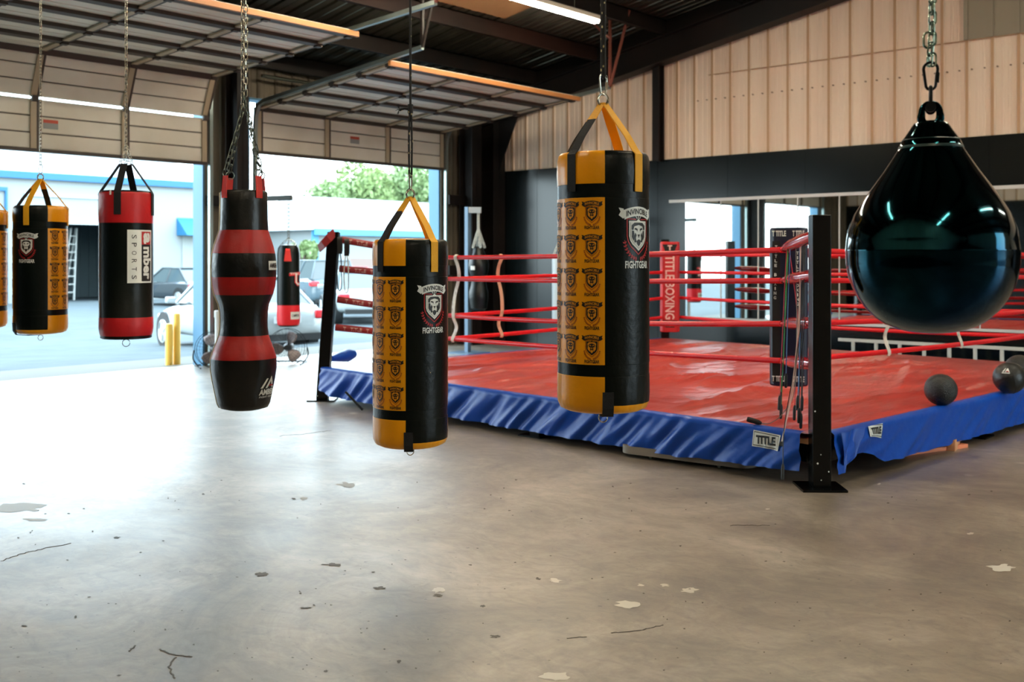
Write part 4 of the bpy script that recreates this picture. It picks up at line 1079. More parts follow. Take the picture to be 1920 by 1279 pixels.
# red and black cylinder bag
def red_bag():
    d = 7.6; dia = 97 / F * d; R = dia / 2; base = at(236.5, 635, d); q = d / F; H = 275 * q
    t = thing('heavy_bag', 'red and black bag with white upright name panel, hanging in the first doorway', 'punching bag', base, face_cam(base))
    z = lambda y: (635 - y) * q
    pr = [(0, .004), (R * .6, 0), (R * .9, .004), (R * .94, .01), (R * .94, z(628)), (R * .965, z(625)), (R, z(615)), (R, z(594.5)), (R * .995, z(594)), (R * 1.0, z(500)), (R * .99, z(419)), (R * .992, z(418)), (R, z(400)), (R * .99, z(366)), (R * .97, z(362)), (R * .9, z(359)), (0, z(358))]
    m = MB(); m.lathe(pr, 96, lambda a, zz: 1 if zz < z(628.5) or z(594.2) < zz < z(418.5) or zz > z(363) else 0, lambda r, zz, a: r * (1 + .01 * noise.noise(V(math.cos(a) * 1.5, math.sin(a) * 1.5, zz * 3))))
    m.build('bag_body', [REDV, BLK], t, ang=50)
    A = Art(); w, h = .205, 98 * q
    A.rect(-w / 2, -h / 2, w / 2, h / 2, 0, 0)
    A.rect(.0, h / 2 - .105, w / 2 - .014, h / 2 - .012, 2, 1); A.rect(.0, -h / 2 + .012, w / 2 - .014, h / 2 - .105, 1, 1)
    A.text('a', .047, h / 2 - .06, .08, .066, 0, 2, rot=-PI / 2, bold=.05); A.text('mber', .052, -.048, .235, .078, 0, 2, rot=-PI / 2, bold=.04)
    for k, c in enumerate('SPORTS'): A.text(c, -.055, h / 2 - .05 - k * .058, .028, .034, 1, 2, rot=-PI / 2, bold=0)
    mb = MB(); A.put(mb, 1, on_cyl(R * 1.006, math.radians(33), z(481)), .012); mb.build('name_panel', [WHT, INK, REDP], t, smooth=False)
    zt = zr(base.x) - .2 - base.z; ap = z(308)
    for k, a in enumerate((-18, 72, 162, 252)):
        a = math.radians(a); er = V(math.sin(a), -math.cos(a), 0); et = V(math.cos(a), math.sin(a), 0)
        A_ = er * .045 + V(0, 0, ap); Bp = er * R * .96 + V(0, 0, z(359))
        m = MB(); m.ribbon([A_, A_.lerp(Bp, .5), Bp, er * R * 1.012 + V(0, 0, z(364)), er * R * 1.012 + V(0, 0, z(404))], et, .05, .004); m.build('hanging_strap', WEBB, t, smooth=False)
        m = MB(); c = er * .04 + V(0, 0, ap + .012)
        m.tube([c + et * .022 * math.cos(2 * PI * i / 16) + V(0, 0, .016 * math.sin(2 * PI * i / 16)) for i in range(16)], .0028, 6, closed=True)
        m.chain(c + V(0, 0, .012), V(0, 0, z(270)), .05, .017, .0022); m.build('snap_hook', CHR, t)
    m = MB(); m.chain(V(0, 0, z(272)), V(0, 0, zt), .03, .018, .003); m.build('chain', CHR, t)
    m = MB(); ringt(m, -.032, .026, .0028, V(1, 0, 0)); m.build('bottom_ring', CHR, t)
    m = MB(); 
    for u in (-.61, -.57):
        a = u; m.box((-.003, -.001, 0), (.003, .001, .035), 0, Matrix.Translation(V(R * 1.0 * math.sin(a), -R * 1.0 * math.cos(a), z(368))))
    m.build('zip_pull', WHT, t, smooth=False)
red_bag()

# waisted body bag
def body_bag():
    d = 5.85; q = d / F; base = at(457.5, 767, d); z = lambda y: (767 - y) * q
    t = thing('uppercut_bag', 'tall waisted black bag with red bands hanging on four chains at the doorway column', 'punching bag', base, face_cam(base))
    pts = [(767, 0), (767, 30), (763, 44), (755, 48), (735, 52), (710, 57), (690, 60), (672, 60), (671, 60), (655, 55), (640, 49), (628, 45), (627, 45), (615, 43.5), (600, 43), (585, 43.5), (570, 46), (553, 53), (552, 53.4), (535, 57.5), (519, 59), (518, 59), (500, 59.5), (485, 58.5), (476, 57.5), (475, 57.3), (460, 53.5), (445, 48.5), (432, 44.5), (431, 44.5), (410, 43.5), (380, 43), (362, 43), (359, 41.5), (358, 39), (362, 36), (364, 0)]
    pr = [(r * q, z(y)) for y, r in pts]
    def col(a, zz):
        y = 767 - zz / q
        if r_cap(zz): return 2
        return 1 if (628 < y < 671.5) or (518.5 < y < 552.5) or (431.5 < y < 475.5) else 0
    r_cap = lambda zz: False
    m = MB(); m.lathe(pr, 96, col, lambda r, zz, a: r * (1 + .012 * noise.noise(V(math.cos(a) * 3, math.sin(a) * 3, zz * 5)) + .006 * noise.noise(V(math.cos(a) * 9, math.sin(a) * 9, zz * 9))))
    m.build('bag_body', [BLKB, REDB], t, ang=60)
    m = MB(); sp_ = []
    for y, r in pts[2:-4]:
        a = math.radians(-88); rr = r * q * 1.006; sp_.append(V(rr * math.sin(a), -rr * math.cos(a), z(y)))
    m.tube(sp_, .005, 6); m.build('piping', mat('cream_piping', 'd8d0ae', .6), t)
    rad = lambda zz: next((a[0] + (b[0] - a[0]) * (zz - a[1]) / ((b[1] - a[1]) or 1) for a, b in zip(pr[1:], pr[2:]) if a[1] <= zz <= b[1]), .14) * 1.012 + .001
    A = Art()     # peak mark over the name
    A.poly([(-.052, .038), (-.018, .092), (-.004, .092), (-.036, .038)], 0); A.poly([(-.018, .038), (.022, .105), (.056, .038), (.040, .038), (.022, .075), (-.002, .038)], 0)
    A.poly([(.006, .048), (.05, .048), (.046, .056), (.010, .056)], 1, 1)
    A.text('AMBER', .006, .0, .125, .033, 0, bold=.04); A.text('FIGHT GEAR', .006, -.016, .115, .010, 0)
    mb = MB(); A.put(mb, 1, on_cyl(rad, math.radians(50), z(737)), .012); mb.build('printed_logo', [WHT, REDP], t, smooth=False)
    A = Art(); A.rect(-.05, 0, .05, .05, 0, 0); A.text('AMBER', 0, .012, .085, .026, 1, 1, bold=.03)
    mb = MB(); A.put(mb, 1, on_cyl(rad, math.radians(63), z(506)), .012); mb.build('name_label', [WHT, INK], t, smooth=False)
    zj = z(200); zt = zr(base.x) - .2 - base.z
    for k, a in enumerate((-52, 38, 128, 218)):
        a = math.radians(a); er = V(math.sin(a), -math.cos(a), 0); et = V(math.cos(a), math.sin(a), 0); R = .129
        m = MB(); m.ribbon([er * R * 1.03 + V(0, 0, z(373)), er * R * 1.04 + V(0, 0, z(360)), er * R * .97 + V(0, 0, z(332))], et, .042, .005); m.build('hanging_strap', WEBR, t, smooth=False)
        m = MB(); c = er * R * .96 + V(0, 0, z(327)); m.tube([c + et * .027 * math.cos(2 * PI * i / 18) + V(0, 0, .022 * math.sin(2 * PI * i / 18)) for i in range(18)], .0035, 6, closed=True); m.build('d_ring', DKM, t)
        m = MB(); m.chain(c + V(0, 0, .02), V(.006 * (k % 2), 0, zj + .03 * k), .04, .021, .0032, twist=k); m.build('chain', DKM, t)
    m = MB(); m.chain(V(-.008, 0, zj - .02), V(-.008, 0, zt), .034, .018, .0028); m.chain(V(.010, 0, zj + .06), V(.010, 0, zt), .034, .018, .0028, twist=.7); m.build('top_chain', CHR, t)
body_bag()

# teardrop water bag
def water_bag():
    d = 3.2; q = d / F; base = at(1745, 625, d); z = lambda y: (625 - y) * q
    t = thing('water_bag', 'big glossy dark teardrop water bag hanging at right on a chain', 'punching bag', base, face_cam(base))
    pts = [(625, 0), (624.4, 22), (622, 42), (617, 62), (608, 83), (598, 98), (580, 117), (560, 131), (540, 141), (520, 148), (495, 152), (471.5, 152.8), (470, 153.3), (468.5, 152.8), (450, 151), (430, 147.5), (400, 136), (375, 121), (350, 104), (325, 86), (305, 73), (290, 63.5), (279, 57), (277, 56.5), (274, 56), (270, 54), (263, 51), (255, 45), (246, 39), (238, 34), (232, 30), (228, 22), (226, 0)]
    m = MB(); m.lathe([(r * q, z(y)) for y, r in pts], 128, 0, lambda r, zz, a: r * (1 + .006 * noise.noise(V(math.cos(a) * 1.3, math.sin(a) * 1.3, zz * 4)))); m.build('water_body', TEAR, t, ang=60)
    m = MB(); zz = z(277); m.lathe([(57.0 * q, zz - .004), (57.8 * q, zz - .003), (57 * q, zz + .003), (56 * q, zz + .004)], 96, 0); zz = z(263); m.lathe([(51 * q, zz - .0015), (51.8 * q, zz), (50.6 * q, zz + .0015)], 96, 0); m.build('collar_band', mat('dull_collar', '1d3a3a', .3), t)
    # flat hanging eye with its slot
    th = .034; n = 28; outl = []; inn = []
    for k in range(n):
        a = 2 * PI * k / n; c, s_ = math.cos(a), math.sin(a)
        oy = 211 - 21.5 * s_ if s_ > 0 else 211 - 30 * s_; ox = 21.5 * c if s_ > 0 else (21.5 - 11 * s_) * c
        outl.append(V(ox * q, 0, z(oy))); inn.append(V(9.5 * c * q, 0, z((207 if s_ > 0 else 220) - 9.5 * s_)))
    m = MB(); vs = []
    for y in (-th / 2, th / 2):
        vs += [p + V(0, y, 0) for p in outl] + [p + V(0, y, 0) for p in inn]
    fs = []
    for k in range(n):
        l = (k + 1) % n; fs += [(k, l, n + l, n + k), (2 * n + k, 3 * n + k, 3 * n + l, 2 * n + l), (k, 2 * n + k, 2 * n + l, l), (n + k, n + l, 3 * n + l, 3 * n + k)]
    m.add(vs, fs); m.build('hanging_eye', TEAR, t, bevel=.006)
    m = MB()
    for s_ in (-1, 1): m.tube([V(0, s_ * .024, z(203)), V(0, s_ * .024, z(190)), V(0, s_ * .012, z(168)), V(0, 0, z(163))], .006, 8)
    m.tube([V(0, -.036, z(203)), V(0, .036, z(203))], .0065, 10); m.tube([V(0, -.038, z(203)), V(0, -.028, z(203))], .016, 16); m.tube([V(0, .028, z(203)), V(0, .036, z(203))], .016, 16)
    m.build('shackle', GUN, t)
    m = MB(); carabiner(m, z(168), z(117) - z(168), .042, .0045, 0, V(.97, .2, 0)); m.build('carabiner', GUN, t)
    m = MB(); zt = zr(base.x) - .2 - base.z
    m.chain(V(-.004, 0, z(122)), V(.003, 0, z(62)), .03, .02, .003); m.chain(V(.003, 0, z(62)), V(.006, 0, zt), .03, .019, .003)
    m.chain(V(.005, 0, z(122)), V(.019, 0, zt), .032, .02, .003, twist=.6); m.link(V(-.006, 0, z(75)), V(0, 0, 1), V(1, 0, 0), .05, .028, .0036); m.build('chain', mat('green_cast_steel', '8fa596', .22, 1.0), t)
water_bag()

# bag on the bracket of the doorway column
def bracket_bag():
    d = 13.9; q = d / F; base = at(541, 612, d); z = lambda y: (612 - y) * q; R = 21.5 * q
    t = thing('heavy_bag', 'black bag with red bottom hanging from a bracket in the second doorway', 'punching bag', base, face_cam(base))
    m = MB(); pr = [(0, .0), (R * .8, .0), (R * .93, .02), (R * .97, .05), (R, .1), (R, z(572.5)), (R, z(572)), (R * .97, z(475)), (R * .9, z(465)), (R * .75, z(460)), (0, z(458))]
    m.lathe(pr, 48, lambda a, zz: 1 if .03 < zz < z(572.2) else 0); m.build('bag_body', [BLK, mat('bright_red_vinyl', 'e0202a', .4)], t, ang=50)
    A = Art(); A.rect(-.075, -.05, .075, .05, 0, 0); A.text('CAMPEON', 0, -.018, .12, .036, 1, 1, bold=.03)
    A2 = Art(); A2.poly([(-.10, .05), (.09, .07), (.09, .03), (-.10, .012)], 2, 0); A2.stroke([(.0, .05), (.0, -.07), (.03, -.10), (.07, -.09)], .05, 2, 0); A2.stroke([(.0, .05), (.0, -.07), (.03, -.10), (.07, -.09)], .025, 0, 1); A2.text('TITLE', -.02, .03, .14, .026, 0, 1)
    mb = MB(); A.put(mb, 1, on_cyl(R * 1.01, math.radians(38), z(591)), .02); A2.put(mb, 1, on_cyl(R * 1.01, math.radians(40), z(519)), .02); mb.build('printed_logo', [WHT, INK, mat('bright_red_print', 'd8242c', .5)], t, smooth=False)
    m = MB(); m.ribbon([V(-.01, -R * .7, z(462)), V(-.01, -R * 1.01, z(470)), V(-.01, -R * 1.02, z(490))], V(1, 0, 0), [.05, .06, .10], .006); m.build('red_tab', mat('bright_red_web', 'e03430', .6), t, smooth=False)
    zt = z(376)
    m = MB()
    m.chain(V(0, 0, z(447)), V(0, 0, zt), .05, .03, .004)
    for a in (0, PI / 2, PI, 3 * PI / 2): m.chain(V(R * .7 * math.sin(a), -R * .7 * math.cos(a), z(461)), V(0, 0, z(446)), .05, .026, .0035)
    m.build('chain', CHR, t)
    p = at(541, 371, d); q0 = V(.24, -5.4, p.z); br = thing('bag_bracket', 'grey arm bracket on the doorway column holding a bag', 'bracket', q0)
    MT = Matrix.Translation(-q0); m = MB(); m.beam(q0, p + (p - q0).normalized() * .05, .05, .07); m.build('arm', mat('dull_grey_bracket', '454d4e', .7), br, M=MT, smooth=False)
    m = MB(); m.beam(q0 + V(0, 0, .0), q0 + V(0, 0, -.25), .10, .02, up=V(0, 1, 0)); m.build('mounting_plate', mat('dull_grey_bracket', '454d4e', .7), br, M=MT, smooth=False)
bracket_bag()
# waisted bag by the corner on a stand
def corner_bag():
    d = 16.2; q = d / F; base = at(897, 582, d); z = lambda y: (582 - y) * q
    t = thing('uppercut_bag', 'black waisted bag on pale chains beside the far corner stand', 'punching bag', base, face_cam(base))
    pts = [(582, 0), (582, 12), (578, 16), (560, 18.5), (548, 18.5), (538, 16), (528, 14.5), (518, 16), (508, 18.8), (498, 19.5), (488, 18.2), (478, 14), (470, 10.5), (464, 9.5), (462, 6), (462, 0)]
    m = MB(); m.lathe([(r * q, z(y)) for y, r in pts], 48, 0); m.build('bag_body', BLKB, t)
    A = Art(); A.rect(-.04, 0, .04, .06, 0, 0); mb = MB(); A.put(mb, 1, on_cyl(19.2 * q * 1.01, -.6, z(506)), .02); mb.build('label_patch', [WHT], t, smooth=False)
    m = MB(); zj = z(430)
    for a in (-60, 20, 100, 190):
        a = math.radians(a); m.chain(V(.075 * math.sin(a) * 1.3, -.075 * math.cos(a) * 1.3, z(463)), V(0, 0, zj), .055, .034, .009)
    m.chain(V(0, 0, zj), V(0, 0, z(400)), .055, .034, .009); m.build('chain', mat('pale_chain', 'c6ccc6', .4), t)
    p = at(897, 394, d); c = at(877, 394, d + .02); g = thing('bag_stand', 'blue grey steel pole stand with a pale top arm in the far corner', 'stand', (c.x, c.y, 0)); MT = Matrix.Translation(-V(c.x, c.y, 0))
    SG = mat('blue_grey_steel', '5c7286', .4, .3)
    m = MB(); m.box((c.x - .035, c.y - .035, .02), (c.x + .035, c.y + .035, p.z + .05)); m.build('pole', SG, g, M=MT, smooth=False)
    m = MB(); m.beam(c + V(0, 0, 0), p + (p - c).normalized() * .04, .07, .09); m.build('arm', mat('pale_arm', 'b8c6d0', .4), g, M=MT, smooth=False)
    m = MB(); m.box((c.x - .25, c.y - .25, 0), (c.x + .25, c.y + .25, .02)); m.build('base', SG, g, M=MT, smooth=False)
corner_bag()
# bag past the nearest one's edge, its white highlight put into the body colour
d_ = 15.6; base = at(1054, 602, d_); t = thing('heavy_bag', 'bag with painted highlight on a chain before the dark wall, mostly behind the nearest bag', 'punching bag', base, face_cam(base)); q = d_ / F
m = MB(); R = 19 * q; m.lathe([(0, 0), (R * .9, 0), (R, .05), (R, 118 * q), (R * .9, 125 * q), (0, 127 * q)], 40, lambda a, z: 0 if z > 45 * q else (1 if z > 20 * q else 0)); m.build('bag_body', [mat('white_lit_vinyl', 'b9c2c4', .4), mat('coral_vinyl', 'd0605a', .45)], t, ang=50)
m = MB()
for a in (0, 1.57, 3.14, 4.71): m.chain(V(R * .8 * math.sin(a), -R * .8 * math.cos(a), 125 * q), V(0, 0, 165 * q), .055, .03, .006)
m.chain(V(0, 0, 165 * q), V(0, 0, 190 * q), .055, .03, .006); m.build('chain', mat('pale_chain', 'c6ccc6', .4), t)
p = base + V(0, 0, 196 * q); g = thing('bag_bracket', 'steel arm on the dark wall holding the bag with painted highlight', 'bracket', (p.x + .0, -.05, p.z)); MT = Matrix.Translation(-V(p.x, -.05, p.z))
m = MB(); m.beam(V(p.x, -.06, p.z), V(p.x, p.y - .04, p.z), .05, .06); m.build('arm', DSTEEL, g, M=MT, smooth=False)
m = MB(); m.box((p.x - .06, -.07, p.z - .12), (p.x + .06, -.052, p.z + .12)); m.build('mounting_plate', DSTEEL, g, M=MT, smooth=False)

# floor fans in the doorways
def fan(px, py, d, r, lb, rz):
    c = at(px, py, d); t = thing('floor_fan', lb, 'fan', (c.x, c.y, 0), face_cam(c) + rz, 'floor fans in the doorways'); cz = c.z
    m = MB(); 
    for y in (-.07, .07):
        for rr in (r, r * .72, r * .45, r * .2): m.tube([V(rr * math.cos(2 * PI * k / 40), y * (1 if rr == r else 1.25), cz + rr * math.sin(2 * PI * k / 40)) for k in range(40)], .004 if rr == r else .0016, 6, closed=True)
        for k in range(28):
            a = 2 * PI * k / 28; m.tube([V(.05 * math.cos(a), y * 1.3, cz + .05 * math.sin(a)), V(r * math.cos(a), y, cz + r * math.sin(a))], .0014, 4)
    m.build('cage', WIRE, t)
    for k in range(3):
        a0 = 2 * PI * k / 3 + px * .01; vs = []
        for i in range(7):
            for j in range(5):
                rr = .05 + (r * .86 - .05) * j / 4; a = a0 + (i / 6 - .5) * 1.15 * (.6 + .4 * math.sin(PI * j / 4 * .9 + .3)); vs.append(V(rr * math.cos(a), (i / 6 - .5) * .07, cz + rr * math.sin(a)))
        m = MB(); m.add(vs, [(i * 5 + j, i * 5 + j + 1, (i + 1) * 5 + j + 1, (i + 1) * 5 + j) for i in range(6) for j in range(4)]); b = m.build('blade', mat('fan_blade_grey', '8d8484', .4, .4), t)
        s = b.modifiers.new('thickness', 'SOLIDIFY'); s.thickness = .003
    m = MB(); m.tube([V(0, -.05, cz), V(0, .0, cz), V(0, .16, cz)], [.035, .06, .055], 16); m.build('motor', mat('fan_motor', '2b3034', .4), t)
    m = MB()
    for s_ in (-1, 1): m.tube(smooth_path([V(s_ * (r + .02), 0, cz), V(s_ * (r + .03), .0, cz * .5), V(s_ * (r * .85), -.02, .012), V(s_ * r * .9, -.22, .012)]), .009, 8); m.tube([V(s_ * (r * .85), -.02, .012), V(s_ * r * .85, .25, .012)], .009, 8)
    m.tube([V(-r * .85, .25, .012), V(r * .85, .25, .012)], .009, 8); m.build('stand', WIRE, t)
fan(402, 655, 14.15, .25, 'round wire floor fan at the foot of the column between the doorways', .2)
fan(539, 651, 14.6, .26, 'round wire floor fan in the second doorway, under the bracket bag', -.25)
# white pipe post between the two
c = hitX(408, .62); t = thing('white_pipe', 'short white capped pipe standing at the foot of the column between the doorways', 'pipe', (c.x, c.y, 0))
m = MB(); m.tube([V(0, 0, 0), V(0, 0, .72)], .035, 16); m.build('pipe', WTRIM, t); m = MB(); m.tube([V(0, 0, .70), V(0, 0, .78), V(0, 0, .79)], [.043, .043, .035], 16); m.build('cap', WTRIM, t)
#PART4
# ==================================================================== OUTSIDE
def bollard(px, ytop, ybot, lb):
    p = gz(px, ybot, -.003); p.x = min(p.x, -.5); h = .58 if ytop > 610 else .72
    t = thing('bollard', lb, 'bollard', (p.x, p.y, -.005), 0, 'yellow bollards')
    m = MB(); m.tube([V(0, 0, 0), V(0, 0, h - .03), V(0, 0, h - .008), V(0, 0, h)], [.05, .05, .042, .015], 16); m.build('pipe', YBOL, t)
    return t
bollard(345, 619, 688, 'shorter yellow bollard outside the first doorway, left of the other'); bollard(370, 606, 688, 'taller yellow bollard beside the light blue door jamb')

GLS = mat('car_glass', '3a474a', .08, spec=.8); TIRE = mat('tyre', '15181a', .7); RIM = mat('alloy_rim', 'b8bcbc', .3, .7); TAIL = mat('tail_lamp', 'c8202a', .25); HEADL = mat('head_lamp', 'dfe6e8', .15)
def car(lb, loc, heading, col, kind='sedan', z=-.3, sc=1.0, nm=None):
    paint = mat('car_paint_' + col, col, .25, coat=.6)
    t = thing(nm or 'parked_car', lb, 'car', (loc.x, loc.y, z), heading, 'cars parked outside the doorways'); t.scale = (sc, sc, sc)
    suv = .18 if kind == 'suv' else 0
    st = [(-2.22, .42, .78 + suv, .66), (-2.15, .30, .93 + suv, .80), (-1.7, .26, .98 + suv, .88), (-1.0, .24, .97 + suv, .90), (0, .24, .93 + suv, .91), (.9, .24, .90 + suv, .90), (1.35, .26, .84 + suv, .88), (1.9, .28, .74 + suv, .82), (2.15, .32, .64 + suv * .7, .72), (2.24, .40, .56 + suv * .5, .60)]
    vs = []; k = 10
    for x, z0, z1, hw in st:
        ring_ = [(-hw * .9, z0), (-hw, z0 + .12), (-hw * 1.01, .55), (-hw * .98, z1 - .07), (-hw * .86, z1), (hw * .86, z1), (hw * .98, z1 - .07), (hw * 1.01, .55), (hw, z0 + .12), (hw * .9, z0)]
        vs += [V(x, y, zz) for y, zz in ring_]
    n = len(st); fs = [(i * k + j, i * k + (j + 1) % k, (i + 1) * k + (j + 1) % k, (i + 1) * k + j) for i in range(n - 1) for j in range(k)] + [tuple(range(k)), tuple(range((n - 1) * k, n * k))[::-1]]
    m = MB(); m.add(vs, fs); b = m.build('car_body', paint, t, ang=50); s = b.modifiers.new('round', 'SUBSURF'); s.levels = s.render_levels = 1
    # greenhouse
    rb, rt = (-2.0, -1.9) if kind == 'suv' else (-1.75, -1.0); fb, ft_ = 1.0, .2; zr_ = 1.42 + suv * 1.6; zb_ = .90 + suv
    def slab(o, zt_off=0):
        b_ = [V(rb - o, -.78 - o, zb_), V(fb + o, -.78 - o, zb_), V(fb + o, .78 + o, zb_), V(rb - o, .78 + o, zb_)]
        t_ = [V(rt, -.6 - o, zr_ + zt_off), V(ft_, -.6 - o, zr_ + zt_off), V(ft_, .6 + o, zr_ + zt_off), V(rt, .6 + o, zr_ + zt_off)]
        return b_, t_
    b_, t_ = slab(0); m = MB(); m.add(b_ + t_, [(0, 1, 5, 4), (1, 2, 6, 5), (2, 3, 7, 6), (3, 0, 4, 7), (4, 5, 6, 7)]); m.build('windows', GLS, t, smooth=False)
    m = MB(); m.prism([(rt - .06, -.62), (ft_ + .06, -.62), (ft_ + .06, .62), (rt - .06, .62)], (0, 0, zr_ - .01), V(1, 0, 0), V(0, 1, 0), V(0, 0, 1), .045)
    for sy in (-1, 1):
        for (xb, xt) in ((rb, rt), (fb, ft_), ((rb + fb) / 2, (rt + ft_) / 2)): m.beam(V(xb, sy * .78, zb_), V(xt, sy * .61, zr_), .07, .05, up=V(0, sy, .2))
    m.build('roof', paint, t, bevel=.02)
    for x in (-1.38, 1.38):
        for sy in (-1, 1):
            wm = MB(); y0 = sy * .90; y1 = sy * .68
            wm.tube([V(x, y1, .32), V(x, y0 - sy * .02, .32), V(x, y0, .32)], [.32, .32, .30], 28); wo = wm.build('wheel', TIRE, t)
            rm = MB(); rm.tube([V(x, y0 + sy * .004, .32), V(x, y0 + sy * .012, .32)], [.215, .06], 20)
            for q in range(5):
                a = 2 * PI * q / 5; rm.beam(V(x, y0 + sy * .018, .32), V(x + .215 * math.cos(a), y0 + sy * .012, .32 + .215 * math.sin(a)), .07, .02, up=V(0, 1, 0))
            rm.tube([V(x + .22 * math.cos(2 * PI * i / 28), y0 + sy * .008, .32 + .22 * math.sin(2 * PI * i / 28)) for i in range(28)], .018, 6, closed=True)
            rm.build('rim', RIM, wo)
            am = MB(); am.tube([V(x, sy * .70, .34), V(x, sy * .905, .34)], .37, 28); am.build('wheel_arch', RUB, t)
    for sy in (-1, 1):
        m = MB(); m.box((-2.225, sy * .73 - .15, .68 + suv), (-2.02, sy * .73 + .15, .84 + suv)); m.build('tail_lamp', TAIL, t, bevel=.03)
        m = MB(); m.box((2.02, sy * .58 - .17, .52 + suv * .5), (2.22, sy * .58 + .13, .64 + suv * .5)); m.build('head_lamp', HEADL, t, bevel=.03)
        m = MB(); m.box((.72, sy * .98 - .09, .90 + suv), (.86, sy * .98 + .09, 1.03 + suv)); m.build('side_mirror', paint, t, bevel=.03)
    m = MB(); m.box((-2.27, -.26, .62 + suv), (-2.235, .26, .74 + suv)); m.build('number_plate', mat('plate', 'b9bdbf', .4), t, smooth=False)
    m = MB(); m.box((-2.25, -.70, .30), (-2.12, .70, .42)); m.build('bumper_trim', RUB, t, smooth=False)
    return t
def heading(dx, dy):   # direction of the car's nose in camera ground axes
    a = W(dx, dy) - W(0, 0); return math.atan2(a.y, a.x)
wc = Vector(at(306, 486, 20.9)); cd = (W(-.63, .777) - W(0, 0)).normalized(); wc.z = 0
ctr = wc - cd * 1.38 + V(-cd.y, cd.x, 0) * (-.9 if V(-cd.y, cd.x, 0).dot(CAMP - wc) > 0 else .9)
car('white sedan parked close outside, passing behind the column between the doorways', ctr, math.atan2(cd.y, cd.x), '9aa0a0')
def carat(lb, px, d, hx, hy, col, kind='sedan'):
    p = at(px, 486, d); p.z = 0; car(lb, p, heading(hx, hy), col, kind)
carat('black car parked before the white building, right of the red topped bag', 337, 40, -.75, .66, '232b30', 'sedan')
carat('dark blue grey car in the lot behind the white sedan, seen past the bracket bag', 588, 37, -.5, .86, '485860', 'suv')
carat('white car far in the lot, right of the left ring post', 672, 30, -.3, .95, '8f9696')
carat('blue car at the far side of the lot behind the second nearest bag', 712, 36, -.35, .93, '245f90')
carat('red car at the far side of the lot between ropes and the pale building', 640, 46, -.95, -.3, '84322e')
carat('silver car far out in the lot beside the small tree', 546, 42, -.9, .3, '7c8486')

# white building across the lot
FX = -29.5
def fz(px, py): return hitX(px, FX, py)
bl = thing('white_building', 'long white metal building with blue eave line across the lot', 'building', (FX, fz(200, 486).y, -.3)); MT = Matrix.Translation(-bl.location)
yA, yB = fz(-420, 486).y, fz(432, 486).y; zE = fz(150, 336).z; zT = fz(100, 300).z
wy = lambda px: fz(px, 486).y
bay0, bay1 = wy(122), wy(192); bz = fz(150, 421).z
m = MB()
def wallq(y0, y1, z0, z1): m.box((FX - .3, y0, z0), (FX, y1, z1))
wallq(yA, bay0, -.3, zE); wallq(bay0, bay1, bz, zE); wallq(bay1, yB, -.3, zE); m.box((FX - 12, yB - .3, -.3), (FX - .3, yB, zE)); m.build('wall', EXTW, bl, M=MT, smooth=False)
m = MB(); m.add([V(FX + .2, yA, zE), V(FX + .2, yB + .2, zE), V(FX - 9, yB + .2, zT + 1.6), V(FX - 9, yA, zT + 1.6), V(FX + .2, yA, zE + .15), V(FX + .2, yB + .2, zE + .15), V(FX - 9, yB + .2, zT + 1.75), V(FX - 9, yA, zT + 1.75)], [(0, 1, 2, 3), (7, 6, 5, 4), (0, 4, 5, 1), (1, 5, 6, 2), (2, 6, 7, 3), (3, 7, 4, 0)]); m.build('roof', ROOFW, bl, M=MT, smooth=False)
m = MB(); m.box((FX, yA, zE - .12), (FX + .25, yB + .2, zE + .16)); m.build('blue_eave_trim', BLUTR, bl, M=MT, smooth=False)
m = MB(); m.box((FX - 5, bay0 - 1, -.3), (FX - 4.8, bay1 + 3, bz + .5)); m.box((FX - 5, bay0 - .2, -.3), (FX - .3, bay0 - .05, bz + .4)); m.box((FX - 5, bay1 + 2.9, -.3), (FX - .3, bay1 + 3, bz + .4)); m.box((FX - 5, bay0 - 1, bz + .3), (FX - .3, bay1 + 3, bz + .45))
y = bay0 - 1
while y < bay1 + 3: m.box((FX - 4.8, y, -.3), (FX - 4.72, y + .12, bz + .3)); y += .4
m.build('bay_interior', mat('grey_bay_sheet', '6f7f84', .6), bl, M=MT, smooth=False)
m = MB(); m.box((FX, bay0 - .15, -.3), (FX + .06, bay0, bz + .15)); m.box((FX, bay1, -.3), (FX + .06, bay1 + .15, bz + .15)); m.box((FX, bay0, bz), (FX + .06, bay1, bz + .15)); m.build('bay_frame', mat('grey_frame', 'a9b5b8', .5), bl, M=MT, smooth=False)
m = MB(); dz = fz(100, 364).z; m.box((FX + .01, wy(45), dz - .12), (FX + .08, wy(188), dz)); m.build('door_header', mat('grey_frame', 'a9b5b8', .5), bl, M=MT, smooth=False)
m = MB(); dz = fz(5, 358).z; m.box((FX + .01, wy(-60), dz), (FX + .12, wy(12), dz + .15)); m.box((FX + .01, wy(8), -.3), (FX + .12, wy(12), dz)); m.build('blue_door_frame', BLUTR, bl, M=MT, smooth=False)
y0, y1 = wy(331), wy(386); z0, z1 = fz(350, 442).z, fz(350, 409).z
m = MB(); m.add([V(FX, y0, z1), V(FX, y1, z1), V(FX + .9, y1, z0), V(FX + .9, y0, z0), V(FX, y0, z0), V(FX, y1, z0)], [(0, 1, 2, 3), (0, 3, 4), (1, 5, 2), (3, 2, 5, 4)]); m.build('awning', mat('blue_awning_cloth', '20668e', .6), bl, M=MT, smooth=False)
m = MB(); m.box((FX + .01, wy(341), -.3), (FX + .05, wy(378), z0)); m.build('roller_door', mat('pale_roller_door', '8b9290', .6), bl, M=MT, smooth=False)
